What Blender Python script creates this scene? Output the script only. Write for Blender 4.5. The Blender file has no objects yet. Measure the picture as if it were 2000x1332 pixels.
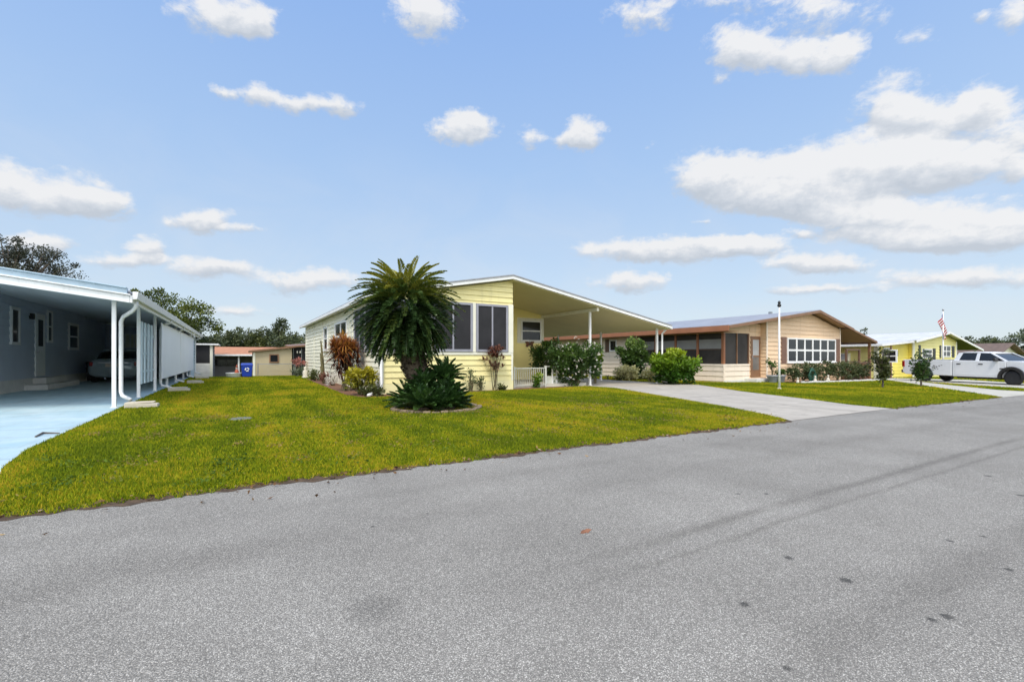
import bpy, bmesh, math, random
import numpy as np
from mathutils import Vector, Matrix

random.seed(7)
rng = np.random.default_rng(7)
scene = bpy.context.scene
COL = scene.collection
R = math.radians

# ------------------------------------------------------------------ survey
# the photograph was taken from a point 1.4 m above the road; these helpers
# turn a sighting in it into the place where the thing really stands
FOC, EYE, HOR, MID = 915.0, 1.4, 698.0, 1000.0
YAW = R(30.5)
FW = (math.sin(YAW), math.cos(YAW))
RT = (math.cos(YAW), -math.sin(YAW))

def clamp(v, a, b):
    return max(a, min(b, v))

def gz(x, y):
    """height of the ground: the street falls gently to the right, the back lots lie lower"""
    return -0.009 * clamp(x - 14, 0, 46) - 0.04 * clamp(y - 39, 0, 15)

def G(px, py):
    z = 0.0
    for _ in range(6):
        d = FOC * (EYE - z) / (py - HOR)
        u = (px - MID) / FOC * d
        x, y = d * FW[0] + u * RT[0], d * FW[1] + u * RT[1]
        z = gz(x, y)
    return Vector((x, y, z))

def atY(px, py, Y):
    t = (px - MID) / FOC
    d = Y / (FW[1] + t * RT[1])
    return Vector((d * FW[0] + t * d * RT[0], Y, EYE - (py - HOR) * d / FOC))

def atX(px, py, X):
    t = (px - MID) / FOC
    d = X / (FW[0] + t * RT[0])
    return Vector((X, d * FW[1] + t * d * RT[1], EYE - (py - HOR) * d / FOC))

# ------------------------------------------------------------------ naming
def tag(o, label=None, cat=None, group=None, kind=None):
    if label: o['label'] = label
    if cat: o['category'] = cat
    if group: o['group'] = group
    if kind: o['kind'] = kind
    return o

def thing(name, label, cat, loc=(0, 0, 0), rotz=0.0, group=None):
    o = bpy.data.objects.new(name, None)
    COL.objects.link(o)
    o.location = loc
    o.rotation_euler = (0, 0, rotz)
    o.empty_display_size = 0.2
    return tag(o, label, cat, group)

def root_of(o):
    while o.parent is not None:
        o = o.parent
    return o

def copy_tree(o, parent=None):
    c = o.copy()
    COL.objects.link(c)
    c.parent = parent
    for ch in list(o.children):
        copy_tree(ch, c)
    return c

def finish(me, name, mat, parent, smooth=False, local=False):
    o = bpy.data.objects.new(name, me)
    COL.objects.link(o)
    if mat is not None:
        me.materials.append(mat)
    if parent is not None:
        r = root_of(parent)
        if not local and r.type == 'EMPTY':
            me.transform(Matrix.Translation(-Vector(r.location)))
        o.parent = parent
    if smooth:
        me.shade_smooth()
    return o

# ------------------------------------------------------------------ mesh builder
class MB:
    def __init__(self):
        self.v, self.f = [], []

    def add(self, vs, fs):
        b = len(self.v)
        self.v += [tuple(p) for p in vs]
        self.f += [tuple(i + b for i in f) for f in fs]
        return self

    def box(self, x0, y0, z0, x1, y1, z1):
        vs = [(x, y, z) for z in (z0, z1) for y in (y0, y1) for x in (x0, x1)]
        fs = [(0, 2, 3, 1), (4, 5, 7, 6), (0, 1, 5, 4), (2, 6, 7, 3), (0, 4, 6, 2), (1, 3, 7, 5)]
        return self.add(vs, fs)

    def hexa(self, p):
        """eight corners: four below (counter clockwise), four above"""
        return self.add(p, [(3, 2, 1, 0), (4, 5, 6, 7), (0, 1, 5, 4), (1, 2, 6, 5), (2, 3, 7, 6), (3, 0, 4, 7)])

    def prism(self, poly, axis, a, b):
        """poly of (u, w) extruded from a to b along axis: 'y' -> (u, ., w), 'x' -> (., u, w), 'z' -> (u, w, .)"""
        def P(u, w, t):
            return {'y': (u, t, w), 'x': (t, u, w), 'z': (u, w, t)}[axis]
        n = len(poly)
        vs = [P(u, w, a) for u, w in poly] + [P(u, w, b) for u, w in poly]
        fs = [tuple(range(n))[::-1], tuple(range(n, 2 * n))]
        fs += [(i, (i + 1) % n, n + (i + 1) % n, n + i) for i in range(n)]
        return self.add(vs, fs)

    def tube(self, pts, r, seg=8, caps=True):
        pts = [Vector(p) for p in pts]
        rr = r if isinstance(r, (list, tuple)) else [r] * len(pts)
        b = len(self.v)
        up = None
        for i, p in enumerate(pts):
            d = (pts[min(i + 1, len(pts) - 1)] - pts[max(i - 1, 0)]).normalized()
            if up is None:
                up = Vector((0, 0, 1)) if abs(d.z) < 0.9 else Vector((1, 0, 0))
            s = d.cross(up).normalized()
            t = s.cross(d).normalized()
            up = t
            for k in range(seg):
                a = 2 * math.pi * k / seg
                self.v.append(tuple(p + (s * math.cos(a) + t * math.sin(a)) * rr[i]))
        for i in range(len(pts) - 1):
            for k in range(seg):
                self.f.append((b + i * seg + k, b + i * seg + (k + 1) % seg, b + (i + 1) * seg + (k + 1) % seg, b + (i + 1) * seg + k))
        if caps:
            self.f.append(tuple(b + k for k in range(seg))[::-1])
            self.f.append(tuple(b + (len(pts) - 1) * seg + k for k in range(seg)))
        return self

    def lathe(self, prof, seg=20, c=(0, 0, 0), axis='z'):
        """prof of (radius, height)"""
        b = len(self.v)
        for r, h in prof:
            for k in range(seg):
                a = 2 * math.pi * k / seg
                u, w = r * math.cos(a), r * math.sin(a)
                p = (u, w, h) if axis == 'z' else ((u, h, w) if axis == 'y' else (h, u, w))
                self.v.append((p[0] + c[0], p[1] + c[1], p[2] + c[2]))
        n = len(prof)
        for i in range(n - 1):
            for k in range(seg):
                self.f.append((b + i * seg + k, b + i * seg + (k + 1) % seg, b + (i + 1) * seg + (k + 1) % seg, b + (i + 1) * seg + k))
        self.f.append(tuple(b + k for k in range(seg))[::-1])
        self.f.append(tuple(b + (n - 1) * seg + k for k in range(seg)))
        return self

    def build(self, name, mat, parent=None, smooth=False, bevel=0.0, local=False, fix=True):
        me = bpy.data.meshes.new(name)
        me.from_pydata(self.v, [], self.f)
        if fix:
            bm = bmesh.new(); bm.from_mesh(me)
            bmesh.ops.recalc_face_normals(bm, faces=bm.faces)
            bm.to_mesh(me); bm.free()
        o = finish(me, name, mat, parent, smooth, local)
        if bevel:
            m = o.modifiers.new('bevel', 'BEVEL')
            m.width = bevel; m.segments = 2; m.limit_method = 'ANGLE'; m.angle_limit = R(40)
        return o

def each(self, name, mat, parent=None, **k):
    """every closed piece of the builder as an object of its own"""
    out = []
    par = list(range(len(self.v)))
    def find(i):
        while par[i] != i:
            par[i] = par[par[i]]; i = par[i]
        return i
    for f in self.f:
        for q in f[1:]: par[find(q)] = find(f[0])
    groups = {}
    for f in self.f: groups.setdefault(find(f[0]), []).append(f)
    for fs in groups.values():
        ids = sorted({i for f in fs for i in f}); mp = {i: j for j, i in enumerate(ids)}
        m = MB(); m.v = [self.v[i] for i in ids]; m.f = [tuple(mp[i] for i in f) for f in fs]
        out.append(m.build(name, mat, parent, **k))
    return out
MB.each = each

def box_ob(name, mat, parent, *b, bevel=0.0):
    return MB().box(*b).build(name, mat, parent, bevel=bevel)

def clip_poly(poly, a, b):
    """keep the part of a (t, z) polygon with z <= a + b t"""
    out = []
    for i in range(len(poly)):
        p, q = poly[i], poly[(i + 1) % len(poly)]
        fp, fq = a + b * p[0] - p[1], a + b * q[0] - q[1]
        if fp >= 0: out.append(p)
        if fp * fq < 0:
            s = fp / (fp - fq)
            out.append((p[0] + s * (q[0] - p[0]), p[1] + s * (q[1] - p[1])))
    return out

def siding(mb, p0, p1, z0, z1, lap=0.24, out=0.034, lines=(), back=0.12):
    """lapped boards on a wall from p0 to p1 (outside on the right hand), under the given roof lines (a, b): z <= a + b t"""
    p0, p1 = Vector(p0), Vector(p1)
    L = (p1 - p0).length
    d = (p1 - p0) / L
    n = Vector((d.y, -d.x))
    def W(t, z, o):
        q = p0 + d * t + n * o
        return (q.x, q.y, z)
    z = z0
    while z < z1 - 1e-4:
        zt = min(z + lap, z1)
        poly = [(0, z), (L, z), (L, zt), (0, zt)]
        for a, b in lines:
            poly = clip_poly(poly, a, b)
            if len(poly) < 3: break
        if len(poly) >= 3:
            mb.add([W(t, zz, 0.004 + out * (1 - (zz - z) / lap)) for t, zz in poly], [tuple(range(len(poly)))])
            lo = [t for t, zz in poly if abs(zz - z) < 1e-5]
            if len(lo) >= 2:
                a0, a1 = min(lo), max(lo)
                mb.add([W(a0, z, 0), W(a1, z, 0), W(a1, z, 0.004 + out), W(a0, z, 0.004 + out)], [(0, 1, 2, 3)])
        z = zt
    poly = [(0, z0), (L, z0), (L, z1), (0, z1)]
    for a, b in lines:
        poly = clip_poly(poly, a, b)
    k = len(poly)
    mb.add([W(t, zz, 0) for t, zz in poly] + [W(t, zz, -back) for t, zz in poly],
           [tuple(range(k)), tuple(range(k, 2 * k))[::-1]] + [(i, (i + 1) % k, k + (i + 1) % k, k + i) for i in range(k)])
    return mb

# ------------------------------------------------------------------ materials
def ramp(nt, fac, stops):
    r = nt.nodes.new('ShaderNodeValToRGB')
    e = r.color_ramp.elements
    while len(e) > 1: e.remove(e[-1])
    e[0].position, e[0].color = stops[0][0], (*stops[0][1], 1)
    for p, c in stops[1:]:
        k = e.new(p); k.color = (*c, 1)
    nt.links.new(fac, r.inputs[0])
    return r.outputs[0]

def nz(nt, vec, scale, detail=3, rough=0.55, dist=0.0):
    n = nt.nodes.new('ShaderNodeTexNoise')
    n.inputs['Scale'].default_value = scale
    n.inputs['Detail'].default_value = detail
    n.inputs['Roughness'].default_value = rough
    n.inputs['Distortion'].default_value = dist
    if vec is not None: nt.links.new(vec, n.inputs['Vector'])
    return n.outputs['Fac']

def mth(nt, op, a, b=None, c=None, cl=False):
    n = nt.nodes.new('ShaderNodeMath'); n.operation = op; n.use_clamp = cl
    for i, v in enumerate((a, b, c)):
        if v is None: continue
        if hasattr(v, 'links'): nt.links.new(v, n.inputs[i])
        else: n.inputs[i].default_value = v
    return n.outputs[0]

def mixc(nt, f, a, b, mode='MIX'):
    n = nt.nodes.new('ShaderNodeMix'); n.data_type = 'RGBA'; n.blend_type = mode
    for s, v in ((n.inputs['Factor'], f), (n.inputs['A'], a), (n.inputs['B'], b)):
        if hasattr(v, 'links'): nt.links.new(v, s)
        elif isinstance(v, (int, float)): s.default_value = v
        else: s.default_value = (*v, 1)
    return n.outputs['Result']

def smooth(nt, x, a, b):
    n = nt.nodes.new('ShaderNodeMapRange'); n.interpolation_type = 'SMOOTHSTEP'
    n.inputs['From Min'].default_value = a; n.inputs['From Max'].default_value = b
    nt.links.new(x, n.inputs['Value'])
    return n.outputs['Result']

def new_mat(name):
    m = bpy.data.materials.new(name); m.use_nodes = True
    nt = m.node_tree
    return m, nt, nt.nodes['Principled BSDF']

def pos(nt):
    return nt.nodes.new('ShaderNodeNewGeometry').outputs['Position']

MATS = {}
def paint(name, col, rough=0.5, var=0.12, scale=1.3, bump=0.0, bscale=60, metal=0.0, spec=0.5, dirt=0.0, grime=0.0):
    if name in MATS: return MATS[name]
    m, nt, b = new_mat(name)
    P = pos(nt)
    f = nz(nt, P, scale, 5, 0.6)
    c = ramp(nt, f, [(0.3, tuple(v * (1 - var) for v in col)), (0.7, tuple(min(1, v * (1 + var * 0.7)) for v in col))])
    if dirt:
        d = nz(nt, P, scale * 4.5, 6, 0.7)
        c = mixc(nt, mth(nt, 'MULTIPLY', smooth(nt, d, 0.52, 0.75), dirt), c, tuple(v * 0.45 for v in col))
    if grime:
        mg = nt.nodes.new('ShaderNodeMapping'); mg.inputs['Scale'].default_value = (5.0, 5.0, .45)
        nt.links.new(P, mg.inputs['Vector'])
        gk = mth(nt, 'MULTIPLY', smooth(nt, nz(nt, mg.outputs[0], 1.0, 6, .7), .48, .8), grime)
        c = mixc(nt, gk, c, tuple(v * .38 + .02 for v in col))
    nt.links.new(c, b.inputs['Base Color'])
    b.inputs['Roughness'].default_value = rough
    b.inputs['Metallic'].default_value = metal
    b.inputs['Specular IOR Level'].default_value = spec
    if bump:
        bp = nt.nodes.new('ShaderNodeBump'); bp.inputs['Strength'].default_value = bump
        bp.inputs['Distance'].default_value = 0.01
        nt.links.new(nz(nt, P, bscale, 4, 0.6), bp.inputs['Height'])
        nt.links.new(bp.outputs[0], b.inputs['Normal'])
    MATS[name] = m
    return m

def leaf_mat(name, stops, rough=0.45, trans=0.3, spec=0.4):
    """colour by the leaf's own random value; light comes through the blade"""
    if name in MATS: return MATS[name]
    m, nt, b = new_mat(name)
    at = nt.nodes.new('ShaderNodeAttribute'); at.attribute_name = 'rnd'
    c = ramp(nt, at.outputs['Fac'], stops)
    nt.links.new(c, b.inputs['Base Color'])
    b.inputs['Roughness'].default_value = rough
    b.inputs['Specular IOR Level'].default_value = spec
    t = nt.nodes.new('ShaderNodeBsdfTranslucent')
    nt.links.new(c, t.inputs['Color'])
    mx = nt.nodes.new('ShaderNodeMixShader'); mx.inputs[0].default_value = trans
    nt.links.new(b.outputs[0], mx.inputs[1]); nt.links.new(t.outputs[0], mx.inputs[2])
    nt.links.new(mx.outputs[0], nt.nodes['Material Output'].inputs['Surface'])
    MATS[name] = m
    return m

def glass_dark(name, col=(0.015, 0.017, 0.02), rough=0.08, spec=0.5):
    return paint(name, col, rough, 0.25, 0.8, spec=spec, bump=0.12, bscale=2.2)

LAWN_STOPS = [(0.0, (0.045, 0.105, 0.004)), (0.26, (0.135, 0.24, 0.005)), (0.54, (0.26, 0.325, 0.006)), (0.80, (0.46, 0.43, 0.010)), (1.0, (0.54, 0.36, 0.03))]

def lawn_colour(nt):
    """patches of green, olive and straw that belong to the turf itself"""
    P = pos(nt)
    mp = nt.nodes.new('ShaderNodeMapping')
    mp.inputs['Scale'].default_value = (1.0, 0.55, 1.0)
    mp.inputs['Rotation'].default_value = (0, 0, 0.35)
    nt.links.new(P, mp.inputs['Vector'])
    a = nz(nt, mp.outputs[0], 0.36, 4, 0.6, 0.6)
    b = nz(nt, P, 1.6, 5, 0.7)
    f = mth(nt, 'ADD', mth(nt, 'MULTIPLY', a, 2.9), mth(nt, 'MULTIPLY', b, 1.3))
    st = nt.nodes.new('ShaderNodeTexWave'); st.inputs['Scale'].default_value = 0.33; st.inputs['Distortion'].default_value = 2.0; st.inputs['Detail'].default_value = 2
    nt.links.new(P, st.inputs['Vector'])
    f = mth(nt, 'ADD', f, mth(nt, 'MULTIPLY', st.outputs['Fac'], 0.20))
    f = mth(nt, 'SUBTRACT', f, 1.79, cl=True)
    return f, P

def make_lawn_mat(name, blades):
    m, nt, b = new_mat(name)
    f, P = lawn_colour(nt)
    if blades:
        at = nt.nodes.new('ShaderNodeAttribute'); at.attribute_name = 'rnd'
        f = mth(nt, 'ADD', f, mth(nt, 'MULTIPLY', mth(nt, 'SUBTRACT', at.outputs['Fac'], 0.5), 1.15), cl=True)
        c = ramp(nt, f, LAWN_STOPS)
        hg = nt.nodes.new('ShaderNodeAttribute'); hg.attribute_name = 'tip'
        c = mixc(nt, mth(nt, 'MULTIPLY', hg.outputs['Fac'], 0.32), c, (0.50, 0.44, 0.04))
        nt.links.new(c, b.inputs['Base Color'])
        b.inputs['Roughness'].default_value = 0.6
        b.inputs['Specular IOR Level'].default_value = 0.08
        t = nt.nodes.new('ShaderNodeBsdfTranslucent'); nt.links.new(c, t.inputs['Color'])
        mx = nt.nodes.new('ShaderNodeMixShader'); mx.inputs[0].default_value = 0.4
        nt.links.new(b.outputs[0], mx.inputs[1]); nt.links.new(t.outputs[0], mx.inputs[2])
        nt.links.new(mx.outputs[0], nt.nodes['Material Output'].inputs['Surface'])
    else:
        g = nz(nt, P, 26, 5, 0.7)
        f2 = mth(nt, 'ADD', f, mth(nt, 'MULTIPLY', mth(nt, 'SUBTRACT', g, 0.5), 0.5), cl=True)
        c = ramp(nt, f2, [(p_, tuple(v_ * .55 for v_ in q_)) for p_, q_ in LAWN_STOPS])  # darkened under the blades: thatch, plus the shade between them put into colour
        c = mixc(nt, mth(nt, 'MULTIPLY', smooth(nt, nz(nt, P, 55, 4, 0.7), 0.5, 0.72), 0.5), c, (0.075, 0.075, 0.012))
        nt.links.new(c, b.inputs['Base Color'])
        b.inputs['Roughness'].default_value = 0.9
        b.inputs['Specular IOR Level'].default_value = 0.1
        bp = nt.nodes.new('ShaderNodeBump'); bp.inputs['Strength'].default_value = 0.6
        bp.inputs['Distance'].default_value = 0.03
        nt.links.new(g, bp.inputs['Height']); nt.links.new(bp.outputs[0], b.inputs['Normal'])
    return m

def make_asphalt():
    m, nt, b = new_mat('worn_asphalt')
    P = pos(nt)
    v = nt.nodes.new('ShaderNodeTexVoronoi'); v.inputs['Scale'].default_value = 145
    v.inputs['Randomness'].default_value = 1.0
    nt.links.new(P, v.inputs['Vector'])
    sep = nt.nodes.new('ShaderNodeSeparateColor'); nt.links.new(v.outputs['Color'], sep.inputs[0])
    stone = ramp(nt, sep.outputs[0], [(0.0, (0.085, 0.082, 0.078)), (0.35, (0.24, 0.233, 0.224)), (0.7, (0.41, 0.398, 0.38)), (0.93, (0.62, 0.605, 0.58)), (1.0, (0.80, 0.785, 0.76))])
    gap = smooth(nt, v.outputs['Distance'], 0.30, 0.62)
    c = mixc(nt, mth(nt, 'MULTIPLY', gap, 0.8), stone, (0.055, 0.053, 0.05))
    fine = nz(nt, P, 180, 3, 0.7)
    c = mixc(nt, 0.35, c, ramp(nt, fine, [(0.35, (0.16, 0.155, 0.15)), (0.65, (0.56, 0.545, 0.52))]))
    big = nz(nt, P, 0.55, 5, 0.6)
    c = mixc(nt, 1.0, c, ramp(nt, big, [(0.28, (0.90, 0.86, 0.785)), (0.72, (1.28, 1.23, 1.13))]), 'MULTIPLY')
    # wheel tracks worn into the lane
    sx = nt.nodes.new('ShaderNodeSeparateXYZ'); nt.links.new(P, sx.inputs[0])
    wob = mth(nt, 'MULTIPLY', mth(nt, 'SUBTRACT', nz(nt, P, 0.35, 2), 0.5), 0.16)
    for y0, w, k in ((2.53, 0.11, 0.40), (2.26, 0.06, 0.30), (1.15, 0.22, 0.22), (3.9, 0.4, 0.16), (4.8, 0.25, 0.12)):
        dd = mth(nt, 'ABSOLUTE', mth(nt, 'ADD', mth(nt, 'SUBTRACT', sx.outputs[1], y0), wob))
        k2 = mth(nt, 'MULTIPLY', smooth(nt, dd, w, 0.0), k)
        k2 = mth(nt, 'MULTIPLY', k2, smooth(nt, nz(nt, P, 0.9, 4, 0.7), 0.2, 0.6))
        if 2 < y0 < 3: k2 = mth(nt, 'MULTIPLY', k2, smooth(nt, sx.outputs[0], 0.8, 3.6))
        c = mixc(nt, k2, c, (0.075, 0.066, 0.055))
    # small oil spots
    for px, py, r in ((1540, 1090, .05), (1652, 1134, .06), (1454, 1181, .045), (1536, 1306, .03), (728, 1029, .03), (834, 1003, .018), (1442, 965, .03), (1497, 965, .04), (1855, 1057, .04), (1920, 1048, .035), (1970, 1113, .04), (1820, 1211, .04), (1930, 930, .06), (1995, 968, .06), (730, 1190, .22), (1850, 1205, .05)):
        q = G(px, py)
        s = nt.nodes.new('ShaderNodeVectorMath'); s.operation = 'DISTANCE'
        nt.links.new(P, s.inputs[0]); s.inputs[1].default_value = q
        dd = mth(nt, 'ADD', s.outputs['Value'], mth(nt, 'MULTIPLY', mth(nt, 'SUBTRACT', fine, 0.5), r * 1.3))
        c = mixc(nt, mth(nt, 'MULTIPLY', smooth(nt, dd, r * .9, r * 0.3), 0.7 if r < 0.1 else 0.22), c, (0.02, 0.02, 0.02))
    nt.links.new(c, b.inputs['Base Color'])
    b.inputs['Roughness'].default_value = 0.85
    b.inputs['Specular IOR Level'].default_value = 0.25
    bp = nt.nodes.new('ShaderNodeBump'); bp.inputs['Strength'].default_value = 0.55
    bp.inputs['Distance'].default_value = 0.006; bp.invert = True
    nt.links.new(v.outputs['Distance'], bp.inputs['Height']); nt.links.new(bp.outputs[0], b.inputs['Normal'])
    return m

def make_concrete(name, c0, c1, stain=(0.12, 0.1, 0.085), amount=0.45, joints=None):
    m, nt, b = new_mat(name)
    P = pos(nt)
    c = ramp(nt, nz(nt, P, 0.8, 6, 0.62, 0.4), [(0.3, c0), (0.72, c1)])
    c = mixc(nt, mth(nt, 'MULTIPLY', smooth(nt, nz(nt, P, 1.7, 6, 0.72), 0.5, 0.74), amount), c, stain)
    if joints:
        sx = nt.nodes.new('ShaderNodeSeparateXYZ'); nt.links.new(P, sx.inputs[0])
        fr = mth(nt, 'ABSOLUTE', mth(nt, 'SUBTRACT', mth(nt, 'FRACT', mth(nt, 'DIVIDE', mth(nt, 'ADD', sx.outputs[1], mth(nt, 'MULTIPLY', nz(nt, P, 3, 3), .02)), joints)), 0.5))
        c = mixc(nt, mth(nt, 'MULTIPLY', smooth(nt, fr, 0.006, 0.0015), 0.8), c, tuple(v * .4 for v in stain))
        ms = nt.nodes.new('ShaderNodeMapping'); ms.inputs['Scale'].default_value = (3.0, .35, 1)
        nt.links.new(P, ms.inputs['Vector'])
        c = mixc(nt, mth(nt, 'MULTIPLY', smooth(nt, nz(nt, ms.outputs[0], 1.0, 5, .65), .5, .72), amount * .7), c, stain)
    c = mixc(nt, 0.25, c, ramp(nt, nz(nt, P, 90, 4, 0.7), [(0.3, tuple(v * .6 for v in c0)), (0.7, tuple(min(1, v * 1.25) for v in c1))]))
    nt.links.new(c, b.inputs['Base Color'])
    b.inputs['Roughness'].default_value = 0.8
    b.inputs['Specular IOR Level'].default_value = 0.3
    bp = nt.nodes.new('ShaderNodeBump'); bp.inputs['Strength'].default_value = 0.3; bp.inputs['Distance'].default_value = 0.006
    nt.links.new(nz(nt, P, 70, 4, 0.7), bp.inputs['Height']); nt.links.new(bp.outputs[0], b.inputs['Normal'])
    MATS[name] = m
    return m

def make_metal_roof(name, col, pitch, axis=1):
    """standing ribs every pitch metres"""
    m, nt, b = new_mat(name)
    P = pos(nt)
    c = ramp(nt, nz(nt, P, 0.9, 5, 0.6), [(0.3, tuple(v * .8 for v in col)), (0.7, tuple(min(1, v * 1.08) for v in col))])
    sx = nt.nodes.new('ShaderNodeSeparateXYZ'); nt.links.new(P, sx.inputs[0])
    fr = mth(nt, 'FRACT', mth(nt, 'DIVIDE', sx.outputs[axis], pitch))
    rib = smooth(nt, mth(nt, 'ABSOLUTE', mth(nt, 'SUBTRACT', fr, 0.5)), 0.14, 0.02)
    nt.links.new(mixc(nt, mth(nt, 'MULTIPLY', rib, 0.25), c, tuple(v * .5 for v in col)), b.inputs['Base Color'])
    bp = nt.nodes.new('ShaderNodeBump'); bp.inputs['Strength'].default_value = 0.8; bp.inputs['Distance'].default_value = 0.03
    nt.links.new(rib, bp.inputs['Height']); nt.links.new(bp.outputs[0], b.inputs['Normal'])
    b.inputs['Roughness'].default_value = 0.45
    b.inputs['Metallic'].default_value = 0.15
    MATS[name] = m
    return m

M = dict(
    white=paint('white_paint', (0.78, 0.78, 0.77), 0.45, 0.06, 1.5, dirt=0.14, grime=0.3),
    cream=paint('cream_white_paint', (0.76, 0.74, 0.62), 0.45, 0.06, 1.5, dirt=0.14, grime=0.25),
    yellow=paint('pale_yellow_siding', (0.80, 0.71, 0.34), 0.5, 0.07, 0.7, bump=0.1, dirt=0.14, grime=0.35),
    skirt=paint('pale_yellow_skirting', (0.82, 0.76, 0.42), 0.6, 0.06, 1.5, dirt=0.2),
    yellowpale=paint('pale_cream_siding', (0.84, 0.80, 0.64), 0.5, 0.06, 0.7, bump=0.1, dirt=0.14, grime=0.3),  # paler paint of the side wall and its skirting
    yellowshade=paint('recess_shade_siding', (0.90, 0.78, 0.32), 0.5, 0.07, 0.7, bump=0.1, dirt=0.1),  # copy of the yellow siding, deeper tone of the shaded recess put in
    ceiling=paint('olive_cream_ceiling', (0.70, 0.63, 0.36), 0.6, 0.06, 0.8, dirt=0.15),
    alu=paint('grey_aluminium', (0.30, 0.30, 0.345), 0.45, 0.08, 3, metal=0.2),
    screen=paint('dark_insect_screen', (0.026, 0.025, 0.028), 0.5, 0.35, 1.2, spec=0.25),
    porchscreen=paint('brown_grey_porch_screen', (0.055, 0.048, 0.044), 0.5, 0.4, 1.0, spec=0.25),
    glass=glass_dark('dark_window_glass'),
    bluegrey=paint('blue_grey_siding', (0.50, 0.55, 0.64), 0.55, 0.07, 0.8, bump=0.1),
    greyceil=paint('grey_carport_ceiling', (0.76, 0.77, 0.78), 0.6, 0.05, 0.7),
    bluetrim=paint('light_blue_flashing', (0.36, 0.47, 0.56), 0.35, 0.14, 2.5, metal=0.2),
    blueboard=paint('pale_blue_boards', (0.50, 0.62, 0.68), 0.5, 0.08, 1.5),
    block=paint('pale_block_skirting', (0.64, 0.63, 0.60), 0.8, 0.12, 2.0, bump=0.4, dirt=0.3),
    greyshingle=paint('grey_roof_sheet', (0.30, 0.31, 0.34), 0.6, 0.2, 3.0, bump=0.3),
    tan=paint('peach_siding', (0.78, 0.56, 0.36), 0.5, 0.06, 0.7, bump=0.1, dirt=0.12, grime=0.3),
    tanpale=paint('pale_peach_siding', (0.82, 0.70, 0.57), 0.5, 0.06, 0.7, bump=0.1, dirt=0.14, grime=0.3),
    brown=paint('brown_trim', (0.22, 0.115, 0.06), 0.45, 0.15, 2.0),
    rust=paint('red_brown_fascia', (0.33, 0.135, 0.065), 0.45, 0.12, 1.5),
    browndark=paint('dark_brown_trim', (0.12, 0.065, 0.038), 0.5, 0.2, 2.0),
    brownceil=paint('brown_soffit', (0.42, 0.26, 0.13), 0.6, 0.1, 1.0),
    shutter=paint('brown_shutter', (0.20, 0.11, 0.075), 0.5, 0.15, 2.0),
    lemon=paint('shaded_lemon_siding', (0.80, 0.66, 0.12), 0.5, 0.07, 0.7, bump=0.1),  # deeper copy of the lemon siding, the porch roof's shade put into it
    lemonpale=paint('pale_lemon_siding', (0.82, 0.74, 0.30), 0.5, 0.06, 0.7, bump=0.1),
    black=paint('black_rubber', (0.018, 0.018, 0.02), 0.75, 0.25, 6.0),
    blackgloss=paint('black_plastic', (0.02, 0.02, 0.022), 0.4, 0.2, 5.0),
    carwhite=paint('white_car_paint', (0.74, 0.75, 0.77), 0.22, 0.03, 1.0, spec=0.6),
    carblue=paint('silver_blue_car_paint', (0.40, 0.48, 0.52), 0.25, 0.05, 1.0, metal=0.15, spec=0.6),
    chrome=paint('brushed_chrome', (0.5, 0.5, 0.52), 0.25, 0.1, 5.0, metal=0.9),
    redlens=paint('red_lamp_lens', (0.28, 0.015, 0.012), 0.2, 0.1, 5.0),
    clearlens=paint('clear_lamp_lens', (0.6, 0.6, 0.62), 0.1, 0.1, 5.0),
    binblue=paint('blue_bin_plastic', (0.008, 0.045, 0.38), 0.4, 0.12, 3.0),
    beige=paint('beige_panel', (0.44, 0.37, 0.24), 0.6, 0.06, 1.0, bump=0.2, dirt=0.12),
    orange=paint('faded_orange_roof', (0.50, 0.22, 0.11), 0.7, 0.2, 2.0, bump=0.3, dirt=0.25),
    darkwall=paint('dark_grey_wall', (0.16, 0.155, 0.16), 0.7, 0.1, 1.5),  # one even dark grey
    bark=paint('rough_bark', (0.12, 0.095, 0.075), 0.9, 0.35, 9.0, bump=0.9, bscale=30),
    palmbark=paint('palm_bark', (0.085, 0.065, 0.045), 0.95, 0.5, 16.0, bump=1.0, bscale=35),
    stem=paint('green_brown_stem', (0.12, 0.10, 0.05), 0.8, 0.3, 8.0),
    mulch=paint('red_brown_mulch', (0.20, 0.095, 0.05), 0.95, 0.6, 14.0, bump=1.0, bscale=45),
    soil=paint('dark_verge_soil', (0.10, 0.062, 0.034), 0.95, 0.5, 9.0, bump=0.8),
    stone=paint('tan_edging_stone', (0.25, 0.19, 0.125), 0.85, 0.3, 7.0, bump=0.6),
    padstone=paint('pale_splash_block', (0.52, 0.47, 0.37), 0.85, 0.12, 5.0, bump=0.5, dirt=0.25),
    lid=paint('dull_grey_lid', (0.20, 0.21, 0.19), 0.85, 0.25, 6.0, bump=0.4),
    pot=paint('grey_glazed_pot', (0.33, 0.34, 0.37), 0.4, 0.15, 4.0),
    hose=paint('green_hose', (0.02, 0.085, 0.055), 0.45, 0.2, 5.0),
    statue=paint('weathered_statue', (0.60, 0.55, 0.46), 0.8, 0.2, 8.0, bump=0.4),
    terracotta=paint('terracotta_red', (0.42, 0.10, 0.05), 0.7, 0.25, 6.0),
    navy=paint('navy_door_paint', (0.03, 0.04, 0.07), 0.4, 0.1, 2.0),
    flagred=paint('flag_red', (0.45, 0.03, 0.05), 0.7, 0.1, 4.0),
    flagwhite=paint('flag_white', (0.75, 0.73, 0.74), 0.7, 0.06, 4.0),
    flagblue=paint('flag_blue', (0.03, 0.05, 0.20), 0.7, 0.1, 4.0),
    galv=paint('galvanised_steel', (0.33, 0.34, 0.35), 0.45, 0.15, 5.0, metal=0.6),
    iron=paint('pale_iron', (0.55, 0.56, 0.50), 0.5, 0.12, 5.0),
    butter=paint('rusty_butterfly', (0.14, 0.055, 0.025), 0.6, 0.4, 20.0),
)
M['asphalt'] = make_asphalt()
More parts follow.
